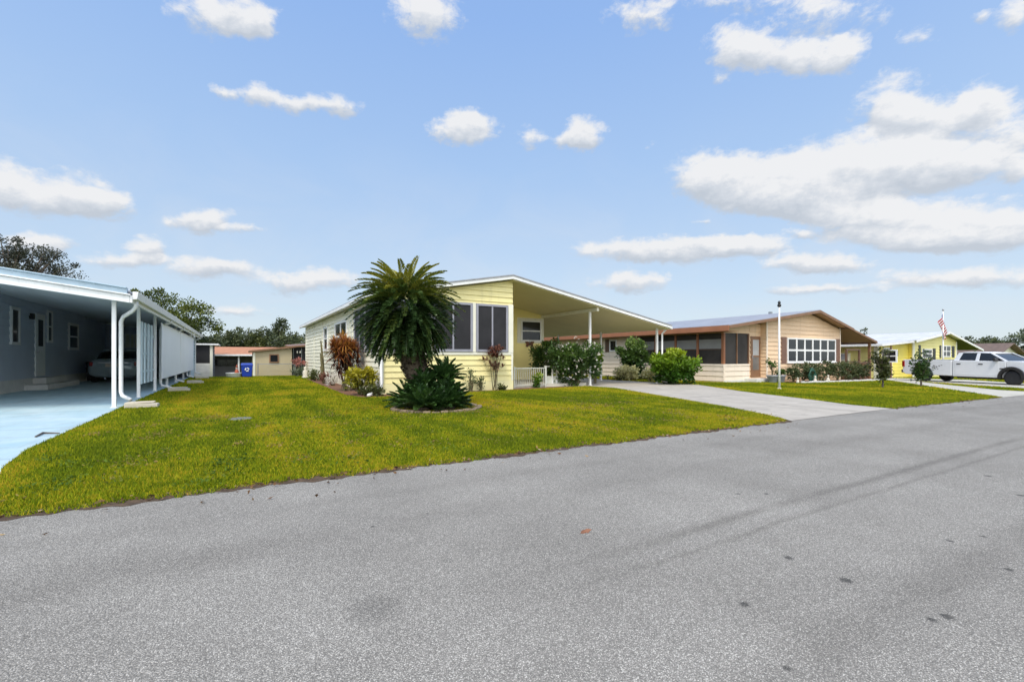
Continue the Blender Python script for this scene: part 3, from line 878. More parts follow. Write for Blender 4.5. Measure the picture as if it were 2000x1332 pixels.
LM = dict(
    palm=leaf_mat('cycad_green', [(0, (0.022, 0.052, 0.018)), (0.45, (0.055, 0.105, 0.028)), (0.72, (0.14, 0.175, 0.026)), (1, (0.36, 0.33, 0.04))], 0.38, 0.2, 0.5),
    pup=leaf_mat('dark_cycad_green', [(0, (0.016, 0.04, 0.012)), (0.6, (0.038, 0.092, 0.02)), (1, (0.09, 0.165, 0.03))], 0.4, 0.15, 0.45),
    ti=leaf_mat('bronze_red', [(0, (0.05, 0.018, 0.018)), (0.4, (0.13, 0.04, 0.025)), (0.7, (0.36, 0.13, 0.03)), (1, (0.55, 0.29, 0.045))], 0.45, 0.3),
    tipink=leaf_mat('dusty_red', [(0, (0.09, 0.03, 0.025)), (0.6, (0.20, 0.08, 0.055)), (1, (0.33, 0.17, 0.11))], 0.5, 0.3),
    croton=leaf_mat('yellow_croton', [(0, (0.03, 0.05, 0.012)), (0.4, (0.13, 0.14, 0.015)), (0.7, (0.38, 0.33, 0.02)), (1, (0.55, 0.48, 0.04))], 0.4, 0.3),
    dark=leaf_mat('dark_green', [(0, (0.016, 0.038, 0.012)), (0.45, (0.045, 0.095, 0.022)), (0.8, (0.11, 0.18, 0.03)), (1, (0.22, 0.28, 0.05))], 0.4, 0.3),
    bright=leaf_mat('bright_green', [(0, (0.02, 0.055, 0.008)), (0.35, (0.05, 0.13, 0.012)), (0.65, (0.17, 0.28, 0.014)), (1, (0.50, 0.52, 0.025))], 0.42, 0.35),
    pale=leaf_mat('cream_variegated', [(0, (0.20, 0.22, 0.06)), (0.45, (0.52, 0.49, 0.22)), (1, (0.80, 0.76, 0.50))], 0.5, 0.3),
    olive=leaf_mat('olive_green', [(0, (0.03, 0.042, 0.014)), (0.5, (0.075, 0.09, 0.026)), (1, (0.18, 0.19, 0.05))], 0.5, 0.3),
    rose=leaf_mat('rose_leaf', [(0, (0.025, 0.045, 0.018)), (0.55, (0.075, 0.105, 0.04)), (0.85, (0.15, 0.165, 0.07)), (1, (0.28, 0.18, 0.12))], 0.5, 0.25),
    oak=leaf_mat('grey_oak_leaf', [(0, (0.03, 0.035, 0.026)), (0.55, (0.07, 0.075, 0.055)), (1, (0.16, 0.16, 0.12))], 0.55, 0.2),
    wood=leaf_mat('far_tree_leaf', [(0, (0.04, 0.056, 0.028)), (0.5, (0.088, 0.11, 0.052)), (1, (0.18, 0.195, 0.085))], 0.6, 0.25),
    sage=leaf_mat('pale_sage_leaf', [(0, (0.05, 0.07, 0.04)), (0.5, (0.12, 0.15, 0.09)), (1, (0.24, 0.27, 0.16))], 0.6, 0.25),
    pink=leaf_mat('pink_bloom', [(0, (0.32, 0.08, 0.06)), (1, (0.55, 0.26, 0.22))], 0.6, 0.3),
    whitebloom=leaf_mat('white_bloom', [(0, (0.60, 0.56, 0.50)), (1, (0.80, 0.77, 0.70))], 0.6, 0.3),
)
# ------------------------------------------------------------------ building pieces
class Wall:
    """a wall line seen from outside: t runs from p0 to p1, o stands out of it"""
    def __init__(self, p0, p1):
        self.p0, self.p1 = Vector(p0), Vector(p1)
        self.L = (self.p1 - self.p0).length
        self.d = (self.p1 - self.p0) / self.L
        self.n = Vector((self.d.y, -self.d.x))
    def P(self, t, z, o):
        q = self.p0 + self.d * t + self.n * o
        return (q.x, q.y, z)
    def box(self, mb, t0, t1, z0, z1, o0, o1):
        P = self.P
        mb.hexa([P(t0, z0, o1), P(t1, z0, o1), P(t1, z0, o0), P(t0, z0, o0), P(t0, z1, o1), P(t1, z1, o1), P(t1, z1, o0), P(t0, z1, o0)])

def window(wall, parent, t0, t1, z0, z1, nx=1, nzz=1, fw=0.07, bar=0.035, frame=None, pane=None, off=0.04, deep=0.05, name='window', sill=False):
    frame = frame or M['white']; pane = pane or M['glass']
    m = MB()
    wall.box(m, t0, t0 + fw, z0, z1, 0, off + deep)
    wall.box(m, t1 - fw, t1, z0, z1, 0, off + deep)
    wall.box(m, t0 + fw, t1 - fw, z1 - fw, z1, 0, off + deep)
    wall.box(m, t0 + fw, t1 - fw, z0, z0 + fw, 0, off + deep)
    for i in range(1, nx):
        t = t0 + fw + (t1 - t0 - 2 * fw) * i / nx
        wall.box(m, t - bar, t + bar, z0 + fw, z1 - fw, 0, off + deep * .8)
    cuts = [t0 + fw] + [t0 + fw + (t1 - t0 - 2 * fw) * i / nx for i in range(1, nx)] + [t1 - fw]
    for j in range(1, nzz):
        z = z0 + fw + (z1 - z0 - 2 * fw) * j / nzz
        for i in range(nx):
            wall.box(m, cuts[i] + (bar if i else 0), cuts[i + 1] - (bar if i < nx - 1 else 0), z - bar * .8, z + bar * .8, 0, off + deep * .7)
    if sill:
        wall.box(m, t0 - .06, t1 + .06, z0 - .05, z0, 0, off + deep + .05)
    f = m.build(name, frame, parent, bevel=0.006)
    p = MB()
    wall.box(p, t0 + fw * .5, t1 - fw * .5, z0 + fw * .5, z1 - fw * .5, 0.02, off + deep * .25)
    p.build('pane', pane, f)
    return f

def post(parent, x, y, z0, z1, mat, w=0.05, name='post', cap=True):
    m = MB().box(x - w, y - w, z0, x + w, y + w, z1)
    if cap:
        m.box(x - w * 1.7, y - w * 1.7, z0, x + w * 1.7, y + w * 1.7, z0 + .02)
    return m.build(name, mat, parent, bevel=0.008)

def side(wall, name, mat, parent, z0, z1, lines=(), lap=0.24, out=0.042):
    m = MB()
    siding(m, wall.p0, wall.p1, z0, z1, lap, out, lines)
    return m.build(name, mat, parent, fix=False)

# ------------------------------------------------------------------ yellow house in the middle
h = thing('yellow_house', 'pale yellow home with a tinted sunroom and wide carport roof, behind the tall cycad', 'house', (4.7, 17.7, 0))
RX, RZ, SL = 10.25, 4.90, 0.184
def roofz(x):
    return RZ - SL * abs(x - RX)
fw_ = Wall((4.72, 17.7), (10.45, 17.7))
side(fw_, 'wall', M['yellow'], h, 0.40, 5.0, [(roofz(4.72) - .17, SL), (roofz(RX) - .17 + SL * (RX - 4.72), -SL)], lap=0.225)
lw = Wall((4.7, 39.5), (4.7, 17.7))
o = side(lw, 'wall', M['yellowpale'], h, 0.35, roofz(4.7) - .16, lap=0.225)
o['label'] = 'pale side wall'
box_ob('skirting', M['skirt'], h, 4.66, 17.66, -.05, 10.47, 17.83, .40)
box_ob('skirting', M['yellowpale'], h, 4.66, 17.831, -.05, 4.9, 39.5, .35)
sw = Wall((10.45, 17.7), (10.45, 22.4))
side(sw, 'wall', M['yellow'], h, 0.0, roofz(10.45) - .12, lap=0.225)
rw = Wall((10.46, 22.4), (15.3, 22.4))
o = side(rw, 'wall', M['yellowshade'], h, 0.15, 5.0, [(roofz(10.46) - .11, -SL)], lap=0.225)
o['label'] = 'yellow recess wall, its shade put into the colour'
ew = Wall((15.3, 22.4), (15.3, 39.5))
side(ew, 'wall', M['yellow'], h, 0.0, roofz(15.3) - .1, lap=0.225)
bw = Wall((15.3, 39.5), (4.7, 39.5))
side(bw, 'wall', M['yellow'], h, 0.0, 5.0, [(roofz(15.3) - .17, SL), (roofz(4.7) - .17 + SL * 10.6, -SL)], lap=0.225)
# corner boards
m = MB()
fw_.box(m, -.06, .07, .40, 3.62, 0, .055); fw_.box(m, 5.5, 5.74, 1.6, 3.70, 0, .06); fw_.box(m, 1.86, 2.01, 1.62, 3.68, 0, .065); fw_.box(m, 3.78, 3.92, 1.62, 3.68, 0, .065); lw.box(m, 19.5, 19.65, 1.62, 3.5, 0, .065); fw_.box(m, 5.64, 5.74, 0.40, 1.6, 0, .05)
for t in (0.0, 4.4, 8.0, 16.85, 17.25):
    lw.box(m, t, t + .12, .35, roofz(4.7) - .17, 0, .055)
fw_.box(m, .07, 5.64, 1.50, 1.62, 0, .055)
lw.box(m, 17.4, 21.75, 1.50, 1.62, 0, .055)
m.each('corner_trim', M['cream'], h, bevel=0.006)
# sunroom windows
for a, b in ((.16, 1.85), (2.02, 3.77), (3.93, 5.47)):
    window(fw_, h, a, b, 1.63, 3.66, 2, 1, .10, .035, M['alu'], M['screen'])
for a, b in ((17.5, 19.5), (19.65, 21.6)):
    window(lw, h, a, b, 1.63, 3.5, 2, 1, .09, .03, M['alu'], M['screen'])
window(lw, h, 8.85, 10.25, 1.8, 3.22, 1, 2, .10, .04, M['white'], M['glass'], sill=True)
window(lw, h, 12.6, 15.8, 1.75, 3.25, 2, 2, .11, .06, M['white'], M['glass'], sill=True)
m = MB()
for t in (10.5, 12.2, 16.1):
    lw.box(m, t, t + .22, 1.8, 3.25, .0, .05)
m.each('shutter', M['cream'], h, bevel=0.005)
m = MB()
rw.box(m, 3.05, 4.84, 2.2, 3.62, 0, .05)
m.build('window_surround', M['cream'], h, bevel=0.005)
window(rw, h, 3.28, 4.64, 2.3, 3.48, 1, 2, .08, .045, M['white'], M['glass'], off=.06)
m = MB()
for k in range(3):
    rw.box(m, 4.62 + .07 * k, 4.66 + .07 * k, 1.95, 2.06, .036, .05)
m.build('house_number', M['blackgloss'], h)
# roof
Y0, Y1 = 17.30, 39.9
E0, E1 = 4.32, 20.12
m = MB()
m.prism([(E0, roofz(E0) - .13), (RX, RZ - .13), (RX, RZ), (E0, roofz(E0))], 'y', Y0, Y1)
m.prism([(RX, RZ - .13), (E1, roofz(E1) - .13), (E1, roofz(E1)), (RX, RZ)], 'y', Y0, Y1)
m.build('roof', M['white'], h)
m = MB()
m.prism([(E0 - .03, roofz(E0) + .004), (RX, RZ + .004), (RX, RZ + .055), (E0 - .03, roofz(E0) + .05)], 'y', Y0 - .03, Y1 + .03)
m.prism([(RX, RZ + .004), (E1 + .03, roofz(E1) + .004), (E1 + .03, roofz(E1) + .05), (RX, RZ + .055)], 'y', Y0 - .03, Y1 + .03)
m.build('roof_sheet', M['greyshingle'], h)
m = MB().prism([(RX + .02, RZ - .17), (E1 - .06, roofz(E1) - .172), (E1 - .06, roofz(E1) - .153), (RX + .02, RZ - .153)], 'y', Y0 + .05, Y1 - .05)
m.build('carport_ceiling', M['ceiling'], h)
m = MB().box(E0 - .10, Y0, roofz(E0) - .17, E0 - .003, Y1, roofz(E0) - .02)
m.build('gutter', M['white'], h, bevel=0.02)
m = MB().box(E1 + .003, Y0, roofz(E1) - .18, E1 + .09, Y1, roofz(E1) - .02)
m.build('gutter', M['white'], h, bevel=0.02)
zb = roofz(15.2) - .175
box_ob('beam', M['cream'], h, 15.1, 17.5, zb - .16, 15.22, 22.35, zb)
post(h, 15.16, 18.1, .012, zb - .16, M['white'])
for y in (17.95, 22.5, 27, 31.5, 36):
    post(h, 19.72, y, gz(19.72, y) + .012, roofz(19.72) - .175, M['white'], name='post')
m = MB().tube([(20.16, 17.75, 2.98), (20.16, 17.75, 2.88), (19.98, 17.82, 2.7), (19.98, 17.82, .1), (20.15, 17.6, .05)], .05, 8)
m.build('downspout', M['white'], h, smooth=True)
m = MB().tube([(4.42, 17.45, 3.7), (4.42, 17.45, 3.5), (4.68, 17.58, 3.3), (4.68, 17.58, .28), (4.6, 17.5, .16), (4.05, 16.95, .05)], .06, 8)
m.build('downspout', M['white'], h, smooth=True)
box_ob('porch_slab', M['walk'], h, 10.5, 18.25, 0.0, 15.05, 22.3, .14)

b = thing('butterfly_ornament', 'rusty brown butterfly ornament hanging below the recess window of the yellow house', 'ornament', (14.3, 22.32, 2.2))
for s in (-1, 1):
    P_ = [(0, 0), (.10, .17), (.30, .22), (.27, .05), (.20, -.02), (.24, -.18), (.10, -.2), (0, -.06)]
    MB().prism([(14.3 + s * (u + .015), 2.18 + w_) for u, w_ in P_], 'y', 22.295, 22.315).build('wing', M['butter'], b)
MB().tube([(14.3, 22.3, 2.0), (14.3, 22.29, 2.2), (14.3, 22.3, 2.33)], [.012, .025, .015], 6).build('body', M['blackgloss'], b)

def railing(label, x0, x1, y, z0, z1, mat, gap=.11):
    t = thing('porch_railing', label, 'railing', (x0, y, z0))
    m = MB()
    for x in (x0, x1): m.box(x - .03, y - .03, z0, x + .03, y + .03, z1 + .05)
    m.each('railing_post', mat, t, bevel=.005)
    m = MB().box(x0 + .03, y - .02, z1 - .04, x1 - .03, y + .02, z1).box(x0 + .03, y - .02, z0 + .1, x1 - .03, y + .02, z0 + .135)
    m.each('rail', mat, t)
    m = MB()
    n = int((x1 - x0) / gap)
    for i in range(1, n):
        x = x0 + (x1 - x0) * i / n
        m.box(x - .009, y - .009, z0 + .135, x + .009, y + .009, z1 - .04)
    m.build('baluster', mat, t)
    return t
railing('pale iron railing in front of the yellow recess wall', 10.85, 12.55, 18.2, 0.0, .92, M['iron'])
g = thing('slatted_gate', 'white slatted gate between the iron railing and the white flowered bush', 'gate', (12.75, 18.55, 0))
m = MB()
for x, zt in ((12.78, 1.0), (13.16, 1.0), (13.42, .78), (13.7, .76)):
    m.box(x, 18.53, .02, x + .07, 18.57, zt)
m.each('slat', M['white'], g, bevel=.004)
m = MB().box(12.74, 18.571, .93, 13.28, 18.60, .99).box(12.8, 18.571, .12, 13.8, 18.60, .5)
m.each('board', M['iron'], g, bevel=.004)

# ------------------------------------------------------------------ blue grey house with the carport on the left
h = thing('grey_house', 'blue grey sided home with a long white edged carport beside the pale blue driveway', 'house', (-7.7, 17, 0))
HX = -7.7
w1 = Wall((HX, 17), (HX, 36.8))
side(w1, 'wall', M['bluegrey'], h, 0.5, 3.84, lap=.3)
side(Wall((HX, 36.8), (-15, 36.8)), 'wall', M['bluegrey'], h, 0.5, 3.84, lap=.3)
side(Wall((-15, 17), (HX, 17)), 'wall', M['bluegrey'], h, 0.5, 3.84, lap=.3)
box_ob('foundation', M['block'], h, -15, 16.96, 0.0, HX + .06, 36.84, .5)
MB().box(HX + .061, 27.2, .012, -6.9, 31.9, .24).box(HX + .061, 28.2, .241, -7.2, 30.7, .5).build('steps', M['block'], h, bevel=.015)
def t_(y): return y - 17
m = MB(); w1.box(m, t_(28.55), t_(29.75), .56, 3.36, 0, .07)
d = m.build('door', M['white'], h, bevel=.01)
m = MB(); w1.box(m, t_(28.85), t_(29.45), 1.9, 3.1, .02, .075); m.build('pane', M['glass'], d)
m = MB(); w1.box(m, t_(28.66), t_(28.74), 1.62, 1.74, .07, .15); m.build('handle', M['chrome'], d, bevel=.01)
window(w1, h, t_(25.9), t_(26.8), 1.9, 3.42, 1, 1, .12, .04)
window(w1, h, t_(30.05), t_(30.75), 2.1, 3.62, 1, 2, .1, .04)
window(w1, h, t_(33.3), t_(35.1), 1.8, 3.25, 1, 2, .14, .05)
m = MB(); w1.box(m, t_(27.95), t_(28.15), 3.05, 3.3, 0, .16); m.build('wall_lamp', M['blackgloss'], h, bevel=.02)
GS, GE, GT = 0.13, -2.5, 3.22
def groof(x): return GT + GS * (GE - x)
m = MB().prism([(-15.5, groof(-15.5) - .05), (GE, GT - .05), (GE, GT), (-15.5, groof(-15.5))], 'y', 16.42, 45.4)
m.build('roof', M['greyroof'], h)
m = MB().prism([(-15.4, groof(-15.4) - .08), (GE - .05, groof(GE - .05) - .08), (GE - .05, groof(GE - .05) - .053), (-15.4, groof(-15.4) - .053)], 'y', 16.52, 45.3)
m.build('carport_ceiling', M['greyceil'], h)
m = MB()
m.prism([(-15.5, groof(-15.5) - .33), (GE, GT - .33), (GE, GT - .14), (-15.5, groof(-15.5) - .14)], 'y', 16.30, 16.40)
m.prism([(-15.5, groof(-15.5) - .135), (GE + .02, GT - .135), (GE + .02, GT - .10), (-15.5, groof(-15.5) - .10)], 'y', 16.24, 16.40)
m.box(GE + .003, 16.30, GT - .33, GE + .06, 45.4, GT - .13)
m.build('fascia', M['white'], h, bevel=.006)
m = MB().prism([(-15.5, groof(-15.5) - .097), (GE - .05, GT - .097), (GE - .05, GT + .045), (-15.5, groof(-15.5) + .045)], 'y', 16.26, 16.41)
m.prism([(-15.5, groof(-15.5) + .047), (GE - .06, GT + .047), (GE - .06, GT + .08), (-15.5, groof(-15.5) + .08)], 'y', 16.20, 16.5)
m.build('flashing', M['bluetrim'], h, bevel=.004)
m = MB().prism([(GE + .063, GT - .24), (GE + .16, GT - .22), (GE + .19, GT - .02), (GE + .063, GT - .02)], 'y', 16.30, 45.4)
m.build('gutter', M['white'], h)
for y in (16.72, 20.5, 24.3, 28.2, 32.1, 36.4, 41.3):
    post(h, -2.9, y, .012, groof(-2.9) - .08, M['white'], .047)
MB().tube([(-2.42, 16.7, 2.98), (-2.42, 16.7, 2.82), (-2.52, 16.8, 2.70), (-2.78, 17.2, 2.56), (-2.84, 17.25, 2.42), (-2.84, 17.25, .42), (-2.80, 17.2, .3), (-2.58, 16.95, .2)], .052, 10).build('downspout', M['white'], h, smooth=True)
for y in (24.9, 30.6, 37.2, 44.6):
    MB().tube([(-2.42, y, 2.98), (-2.42, y, 2.90), (-2.55, y, 2.84), (-2.74, y, 2.78), (-2.78, y, 2.6), (-2.78, y, .3), (-2.74, y, .2), (-2.4, y - .1, .1)], .05, 8).build('downspout', M['white'], h, smooth=True)
for y0, y1 in ((24.45, 32.05), (32.2, 41.3)):
    m = MB().box(-2.70, y0, .5, -2.68, y1, 2.83)
    for z in (.5, 2.80): m.box(-2.72, y0, z, -2.701, y1, z + .05)
    p = m.build('sun_screen', paint('white_sun_screen', (0.88, 0.89, 0.92), .6, .03, .6), h)
m = MB()
for y in (21.05, 21.75, 22.55, 23.3):
    m.box(-2.93, y, .45, -2.89, y + .32, 2.68)
for z in (.85, 1.5, 2.2): m.box(-2.965, 20.6, z, -2.932, 24.2, z + .08)
m.build('slat_screen', M['blueboard'], h, bevel=.004)
side(Wall((-2.9, 41.5), (-2.9, 45.2)), 'wall', M['blueboard'], h, gz(0, 45), 2.98, lap=.24)
side(Wall((-15, 44.8), (-2.95, 44.8)), 'wall', M['bluegrey'], h, gz(0, 45), 4.6, [(groof(-15) - .09, -GS)], lap=.3)
side(Wall((-8.3, 36.9), (-8.3, 44.8)), 'wall', M['bluegrey'], h, gz(0, 40), 3.9, lap=.3)
bwl = Wall((-15, 44.8), (-2.95, 44.8))
window(bwl, h, 7.85, 8.75, 2.1, 3.15, 3, 1, .06, .05, M['white'], M['cream'])
# concrete splash blocks under the spouts
for i, (x, y, lab) in enumerate(((-2.38, 16.55, 'pale concrete splash block at the foot of the front carport post'), (-2.15, 23.8, 'pale concrete splash block below the front end of the white sun screen'), (-2.0, 30.4, 'pale concrete splash block halfway along the white sun screen'), (-2.05, 37.0, 'pale concrete splash block near the far end of the white sun screen'))):
    t = MB()
    t.hexa([(x - .25, y - .2, 0), (x + .50, y - .22, 0), (x + .50, y + .22, 0), (x - .25, y + .2, 0), (x - .25, y - .2, .16), (x + .48, y - .22, .10), (x + .48, y + .22, .10), (x - .25, y + .2, .16)])
    t.box(x - .24, y - .19, .13, x + .4, y - .12, .165).box(x - .24, y + .12, .13, x + .4, y + .19, .165)
    o = t.build('splash_block', M['padstone'], None, bevel=.03)
    tag(o, lab, 'splash block', 'splash blocks along the grey carport')

# ------------------------------------------------------------------ vehicles
def loft(mb, st, close=True):
    n = len(st[0]); b = len(mb.v)
    for s in st: mb.v += [tuple(p) for p in s]
    for i in range(len(st) - 1):
        for k in range(n):
            mb.f.append((b + i * n + k, b + i * n + (k + 1) % n, b + (i + 1) * n + (k + 1) % n, b + (i + 1) * n + k))
    if close:
        mb.f.append(tuple(b + k for k in range(n))[::-1])
        mb.f.append(tuple(b + (len(st) - 1) * n + k for k in range(n)))
    return mb

def section(x, hw, z0, z1, p=5.0, n=24, top=1.0):
    """rounded box cross section at x; top narrows the upper half"""
    out = []
    for k in range(n):
        a = 2 * math.pi * (k + .5) / n
        c, s = math.cos(a), math.sin(a)
        r = (abs(c) ** p + abs(s) ** p) ** (-1 / p)
        w = hw * (1 + (top - 1) * max(0, s * r))
        out.append((x, w * c * r, (z0 + z1) / 2 + (z1 - z0) / 2 * s * r))
    return out

def wheel(parent, x, y, r, wd, rimr, s):
    t = MB().lathe([(rimr, -wd / 2), (r * .93, -wd / 2), (r, -wd / 2 + .04), (r, wd / 2 - .04), (r * .93, wd / 2), (rimr, wd / 2)], 28, (x, y, r), 'y').build('wheel', M['black'], parent, smooth=True, local=True)
    m = MB().lathe([(.02, s * .02), (rimr * .98, s * .02), (rimr * .98, s * (wd / 2 - .03)), (rimr * .85, s * (wd / 2 - .05)), (rimr * .3, s * (wd / 2 - .02)), (.02, s * (wd / 2))], 20, (x, y, r), 'y')
    m.build('rim', M['alu'], t, local=True)
    return t

# sedan in the carport
car = thing('parked_sedan', 'silver blue sedan parked nose in under the grey carport', 'car', (-5.85, 33.6, .012), R(90))
K = 1.30
def sc(st): return [[(a * K, b_ * K, c_ * K) for a, b_, c_ in s] for s in st]
bst = [section(0, .70, .34, .86, 4), section(.10, .84, .25, .98, 5), section(.5, .90, .2, 1.03, 5), section(1.2, .92, .19, 1.0, 6, top=.96), section(2.6, .92, .19, .97, 6, top=.95), section(3.5, .91, .2, .94, 6, top=.94), section(4.2, .86, .23, .84, 5, top=.92), section(4.5, .76, .3, .72, 4), section(4.6, .6, .38, .6, 3)]
loft(MB(), sc(bst)).build('body', M['carblue'], car, smooth=True, local=True)
gst = [section(.45, .66, .9, 1.0, 6), section(1.05, .70, .9, 1.34, 6, top=.86), section(1.7, .72, .9, 1.43, 6, top=.82), section(2.6, .72, .9, 1.42, 6, top=.82), section(3.45, .70, .88, .98, 6)]
gh = loft(MB(), sc(gst)).build('greenhouse', M['glass'], car, smooth=True, local=True)
rst = [section(1.15, .56, 1.33, 1.375, 4), section(1.7, .585, 1.40, 1.445, 4), section(2.6, .58, 1.39, 1.435, 4), section(2.95, .54, 1.27, 1.315, 4)]
loft(MB(), sc(rst)).build('car_roof', M['carblue'], car, smooth=True, local=True)
for s in (-1, 1):
    MB().box(-.03 * K + .02, s * .80 * K - .12 * K * (s > 0), .70 * K, .16 * K, s * .80 * K + .12 * K * (s < 0), .88 * K).build('taillight', M['redlens'], car, bevel=.03, local=True)
    MB().hexa([(2.9 * K, s * .93 * K, .95 * K), (3.05 * K, s * .93 * K, .95 * K), (3.05 * K, s * 1.05 * K, .95 * K), (2.9 * K, s * 1.05 * K, .95 * K), (2.9 * K, s * .93 * K, 1.07 * K), (3.02 * K, s * .93 * K, 1.07 * K), (3.02 * K, s * 1.05 * K, 1.07 * K), (2.9 * K, s * 1.05 * K, 1.07 * K)]).build('mirror', M['carblue'], car, local=True)
    for x in (.95, 3.65):
        wheel(car, x * K, s * .80 * K, .32 * K, .2 * K, .2 * K, s)
MB().box(-.02 * K, -.28 * K, .66 * K, .08 * K, .28 * K, .80 * K).build('number_plate', M['statue'], car, bevel=.01, local=True)
MB().box(-.01 * K, -.5 * K, .82 * K, .1 * K, .5 * K, .855 * K).build('trim_strip', M['chrome'], car, bevel=.01, local=True)
bb = thing('storage_bench', 'dark covered box standing beside the sedan against the house wall', 'box', (-7.55, 37.0, .012))
MB().box(-8.4, 37.0, .012, -7.1, 38.2, 1.0).build('box_body', M['blackgloss'], bb, bevel=.05)
MB().box(-8.43, 36.97, 1.003, -7.07, 38.23, 1.12).build('lid', M['blackgloss'], bb, bevel=.05)

# pickup
Pr, Pf = G(1806, 744.5), G(1980, 752.5)
WB = (Pf - Pr).length
ang = math.atan2(Pf.y - Pr.y, Pf.x - Pr.x)
HW = 1.02
ctr = Vector((Pr.x, Pr.y, 0)) + Vector((-math.sin(ang), math.cos(ang), 0)) * (HW - .12)
tk = thing('pickup_truck', 'white crew cab pickup truck with black wheel flares parked before the lemon yellow house', 'truck', (ctr.x, ctr.y, gz(ctr.x, ctr.y) + .015), ang)
FX, RWR, FR = WB, .42, .54
def arch(cx, r, zlo, n=10):
    a0 = math.asin(clamp((zlo - .42) / r, -1, 1))
    return [(cx + r * math.cos(a0 + (math.pi - 2 * a0) * (1 - i / n)), .42 + r * math.sin(a0 + (math.pi - 2 * a0) * (1 - i / n))) for i in range(n + 1)]
def bodyslab(name, prof, hw, mat, bev=.05, parent=tk):
    return MB().prism(prof, 'y', -hw, hw).build(name, mat, parent, bevel=bev, local=True)
bed = [(-1.45, .62), (-1.25, .45)] + arch(0, FR, .45) + [(1.80, .44), (1.80, 1.46), (1.2, 1.465), (-1.42, 1.485)]
bo = bodyslab('bed', bed, HW, M['carwhite'], .035)
MB().box(-1.30, -HW + .10, 1.25, 1.72, HW - .10, 1.50).build('bed_liner', M['black'], bo, local=True)
cabp = [(1.86, .42), (4.55, .42)] + [(4.62, .6), (4.72, .9), (4.78, 1.0), (4.80, 1.40), (1.86, 1.46)]
cb = bodyslab('cab', cabp, HW, M['carwhite'], .03)
hoodp = [(4.505, .9)] + [(4.55, .95)] + arch(FX, FR + .02, .62)[0:] + [(5.95, .62), (6.12, .66), (6.14, 1.15), (6.08, 1.30), (5.5, 1.375), (4.82, 1.42), (4.815, .98)]
hoodp = arch(FX, FR + .02, .55) + [(6.08, .55), (6.14, 1.12), (6.08, 1.30), (5.5, 1.385), (4.815, 1.43), (4.815, 1.0), (4.62, .9), (4.45, .55)]
hoodp = [p for p in hoodp]
bodyslab('front_end', [(x, z) for x, z in hoodp if not (x < 4.5 and z < .58)], HW - .01, M['carwhite'], .05)
# greenhouse: roof, pillars and glass
def cabring(x, z, w): return [(x, -w, z), (x, w, z)]
m = MB().hexa([(1.90, -.93, 1.44), (4.86, -.93, 1.40), (4.86, .93, 1.40), (1.90, .93, 1.44), (2.16, -.78, 1.91), (3.78, -.78, 1.90), (3.78, .78, 1.90), (2.16, .78, 1.91)])
gl = m.build('cab_glass', M['glass'], tk, bevel=.04, local=True)
m = MB()
loft(m, [section(2.02, .74, 1.87, 1.93, 4), section(2.4, .80, 1.885, 1.985, 4), section(3.2, .80, 1.885, 1.985, 4), section(3.86, .76, 1.86, 1.925, 4)])
m.build('cab_roof', M['carwhite'], tk, smooth=True, local=True)
def pillar(a, b_, w0, w1):
    mm = MB()
    for s in (-1, 1):
        (xa, za), (xb, zb_) = a, b_
        ya = s * (.945 - (za - 1.42) * .32); yb = s * (.945 - (zb_ - 1.42) * .32)
        mm.hexa([(xa - w0, ya, za), (xa + w0, ya, za), (xa + w0, ya - s * .07, za), (xa - w0, ya - s * .07, za), (xb - w1, yb, zb_), (xb + w1, yb, zb_), (xb + w1, yb - s * .07, zb_), (xb - w1, yb - s * .07, zb_)])
    mm.each('pillar', M['carwhite'], tk, bevel=.012, local=True)
pillar((2.02, 1.42), (2.2, 1.93), .16, .13); pillar((3.22, 1.42), (3.22, 1.93), .10, .09); pillar((4.80, 1.38), (3.84, 1.92), .09, .07)
